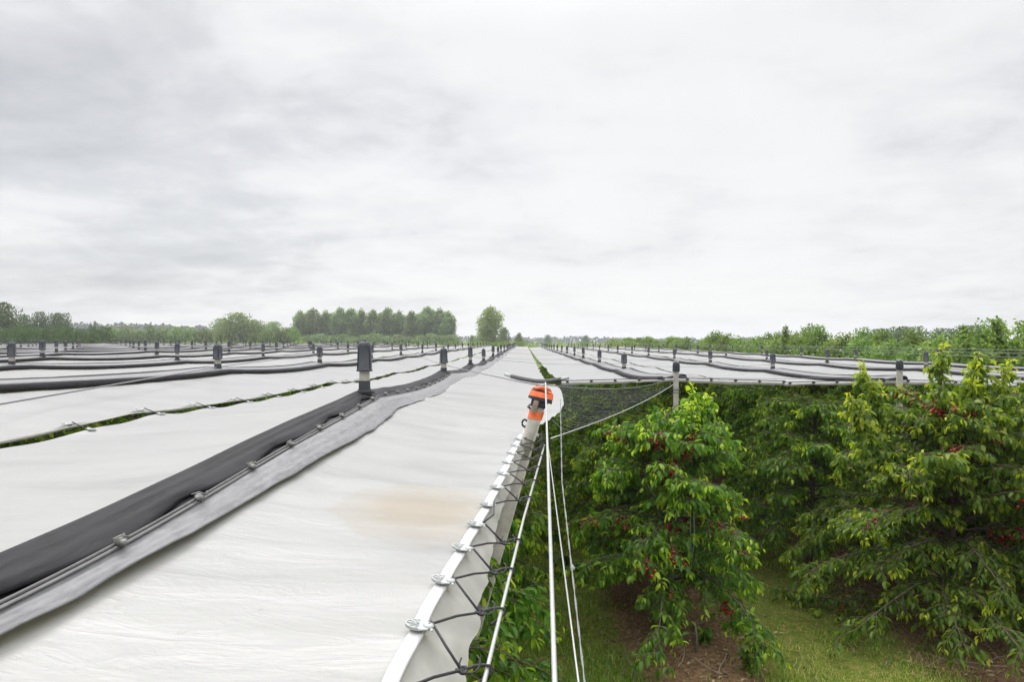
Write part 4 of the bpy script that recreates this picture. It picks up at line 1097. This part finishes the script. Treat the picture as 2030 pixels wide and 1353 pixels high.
for i, (x_, t_) in enumerate(((222, 655), (246, 652), (270, 658), (292, 651), (318, 655), (345, 653), (372, 655), (398, 657))):
    Y = 210; place((SHR if i in (3, 7) else BUSH)[i % 2], 'bush', gx(x_, Y), Y, i * 1.1, (.95, .95, gh(t_, Y) / 5), f'mid green bush between hedge and dome trees, {ordw(i + 1)} from the left', 'bushes between hedge and dome trees')
for x_, t_, lab in ((170, 640, 'small dark conifer on the skyline above the hedge end'), (179, 637, 'thin dark conifer with narrow tip above the hedge end')):
    Y = 330; v = clump_tree(191 + x_, 10, 4.0, lambda f: max(.06, 1 - f), 700, .5, 'leaf_dark', blobs=30)
    place(v, 'conifer', gx(x_, Y), Y, 0, (1, 1, gh(t_, Y) / 10), lab, 'conifers above the hedge end')
# distant woods as one mass each, and hills
def wood_mass(name, pts, Y, n, size, seed, label, mat='leaf_dist'):
    rg = np.random.default_rng(seed); xs = np.array([p[0] for p in pts], float); ts = np.array([p[1] for p in pts], float)
    x = rg.uniform(xs[0], xs[-1], n); top = np.interp(x, xs, ts) + 2.6 * vnoise(x * .11, x * 0, seed) + 1.4 * vnoise(x * .31, x * 0, seed + 1)
    f = rg.random(n) ** .6
    Yv = Y * (1 + .03 * rg.normal(0, 1, n)); zt = CAMZ + (HY - top) * Yv / F
    P = np.column_stack([(x - VPX) * Yv / F, Yv, np.maximum(.5, zt * f)])
    A = rg.normal(0, 1, (n, 3)); NH = rg.normal(0, .5, (n, 3)) + np.array([0, -.3, .9]); L = size * rg.uniform(.6, 1.4, n)
    tint = np.clip(.4 + .3 * vnoise(x * .15, f * 2, seed + 4) + rg.normal(0, .1, n), 0, 1)
    tag(link(name, leaves_mesh(name, P, A, NH, L, L * .8, tint, M[mat])), label, 'woodland', kind='stuff')
wood_mass('far_wood', [(-40, 650), (120, 644), (190, 646), (250, 645), (330, 648), (400, 652), (460, 655), (620, 662)], 620, 9000, 2.6, 3, 'far dim woodland along the left skyline')
wood_mass('far_wood', [(880, 669), (1000, 672), (1080, 671), (1150, 670), (1250, 673), (1400, 674), (1560, 672)], 900, 5000, 2.6, 5, 'thin far treeline on the flat skyline in the middle')
for i, (x_, t_) in enumerate(((1086, 666), (1161, 667), (1246, 672), (1268, 671))):
    Y = 520; place(OAK[i % 2], 'dark_tree', gx(x_, Y), Y, i, (.55, .55, gh(t_, Y) / 10), f'tiny dark tree on the middle skyline, {ordw(i + 1)} from the left', 'tiny skyline trees')
# hills
mb = MB(); m_h = simple('hill_pasture', (.13, .18, .10), .95, .3, .02)
hx = np.linspace(-1900, 200, 60); R_ = []
for x_ in hx:
    zt = 26 * math.exp(-((x_ + 1100) / 520) ** 2) + 4 * float(vnoise(x_ / 160, 0, 4)) + 4
    R_.append([(x_, 1300, -1), (x_, 1500, max(1, zt * .7)), (x_, 1650, max(2, zt)), (x_, 2100, -1)])
mb.loft(np.array(R_), close=False); tag(link('hills', mb.mesh('hills', m_h, True)), kind='structure')

# low hedge right behind the far end of the covers
def hedge(name, x0, x1, Y, h0, h1, n, seed, label, depth=2.0, size=.17, mat='leaf_far'):
    rg = np.random.default_rng(seed); o = thing(name, label, 'hedge', ((x0 + x1) / 2, Y, 0)); cx = (x0 + x1) / 2
    x = rg.uniform(x0, x1, n); f = rg.random(n) ** .55
    top = h0 + (h1 - h0) * (x - x0) / (x1 - x0) + .22 * vnoise(x * .5, x * 0, seed) + .15 * vnoise(x * 1.7, x * 0, seed + 2)
    P = np.column_stack([x - cx, rg.normal(0, depth / 3, n), np.maximum(.1, top * f)])
    A = rg.normal(0, 1, (n, 3)); NH = rg.normal(0, .5, (n, 3)) + np.array([0, -.4, .9]); L = size * rg.uniform(.6, 1.5, n)
    tint = np.clip(.42 + .3 * vnoise(x * .4, f * 3, seed + 4) + rg.normal(0, .14, n), 0, 1)
    link('leaves', leaves_mesh('leaves', P, A, NH, L, L * .7, tint, M[mat]), o)
    mb = MB()
    for xs_ in np.arange(x0 + .5, x1, 1.6): mb.tube([(xs_ - cx, 0, 0), (xs_ - cx + .1, .1, 1.2), (xs_ - cx - .1, 0, 2.6)], [.05, .04, .015], 5)
    link('stems', mb.mesh('stems', M['greybark'], True), o)
hedge('low_hedge', -60, 26, Y_END + 5, 4.05, 4.15, 26000, 8, 'low green hedge along the far end of the covers')

# uncovered orchard right of the covers
ORCH = [clump_tree(201 + i, 5.0, 3.4, lambda f: (.45 + .75 * math.sin(min(1, f * 1.1) * 2.4)) * (1 - .8 * max(0, (f - .55) / .45) ** 1.3), 6500, .15, 'leaf_far', blobs=64, base=.12) for i in range(4)]
SPIRE = clump_tree(211, 5.6, 2.6, lambda f: max(.08, 1.15 - f * 1.1), 5000, .14, 'leaf_far', blobs=60, base=.1)
ro = random.Random(3)
oi = 0
for row, xo in enumerate((19.0, 22.6)):
    y = 19.0 + row * 1.3
    while y < 150:
        pxl = VPX + xo * F / y
        if -20 < pxl < 2080:
            oi += 1
            s = (.92 + .09 * math.sin(y * .31 + row) + ro.uniform(-.05, .05)) * (1.0 if y < 60 else .98)
            v = ORCH[oi % 4]
            place(v, 'orchard_tree', xo + ro.uniform(-.3, .3), y, ro.uniform(0, 6.28), (1, 1, s), f'bushy uncovered orchard tree, {ordw(oi) if row == 0 else ordw(oi)} along the strip beyond the right edge', 'uncovered orchard trees on the right')
        y += ro.uniform(2.0, 2.9) if y < 70 else ro.uniform(3, 4.5)
for x_, t_, Y, lab in ((1965, 634, 27, 'pointed orchard tree standing tallest near the right frame edge'), (1898, 648, 29, 'pointed orchard tree left of the tallest pointed one'), (1553, 648, 48, 'pointed tree rising over the middle of the right orchard'), (2028, 650, 25, 'pointed orchard tree cut by the right frame edge')):
    place(SPIRE, 'orchard_tree', gx(x_, Y), Y, x_, (.8, .8, gh(t_, Y) / 5.6), lab, 'pointed orchard trees on the right')
for i, (x_, t_) in enumerate(((1740, 657), (1790, 652), (1860, 656), (1915, 650))):
    Y = 130; place(OAK[i % 2], 'dark_tree', gx(x_, Y), Y, i * 2, (.65, .65, gh(t_, Y) / 10), f'hazy round tree behind the right orchard, {ordw(i + 1)} from the left', 'round trees behind the right orchard')

# ------------------------------------------------------------------ thin haze over the plain
mh, th, ph = new_mat('pale_air')
th.nodes.remove(ph)
vol = N(th, 'ShaderNodeVolumePrincipled'); vol.inputs['Color'].default_value = (.93, .95, 1, 1); vol.inputs['Density'].default_value = .0004; vol.inputs['Anisotropy'].default_value = .2
th.links.new(vol.outputs[0], th.nodes['Material Output'].inputs['Volume'])
mb = MB(); mb.box((0, 2700, 21), (10400, 5800, 46), None, .5)
hz = link('haze', mb.mesh('haze', mh)); tag(hz, 'thin pale haze over the whole plain', 'haze', kind='stuff')
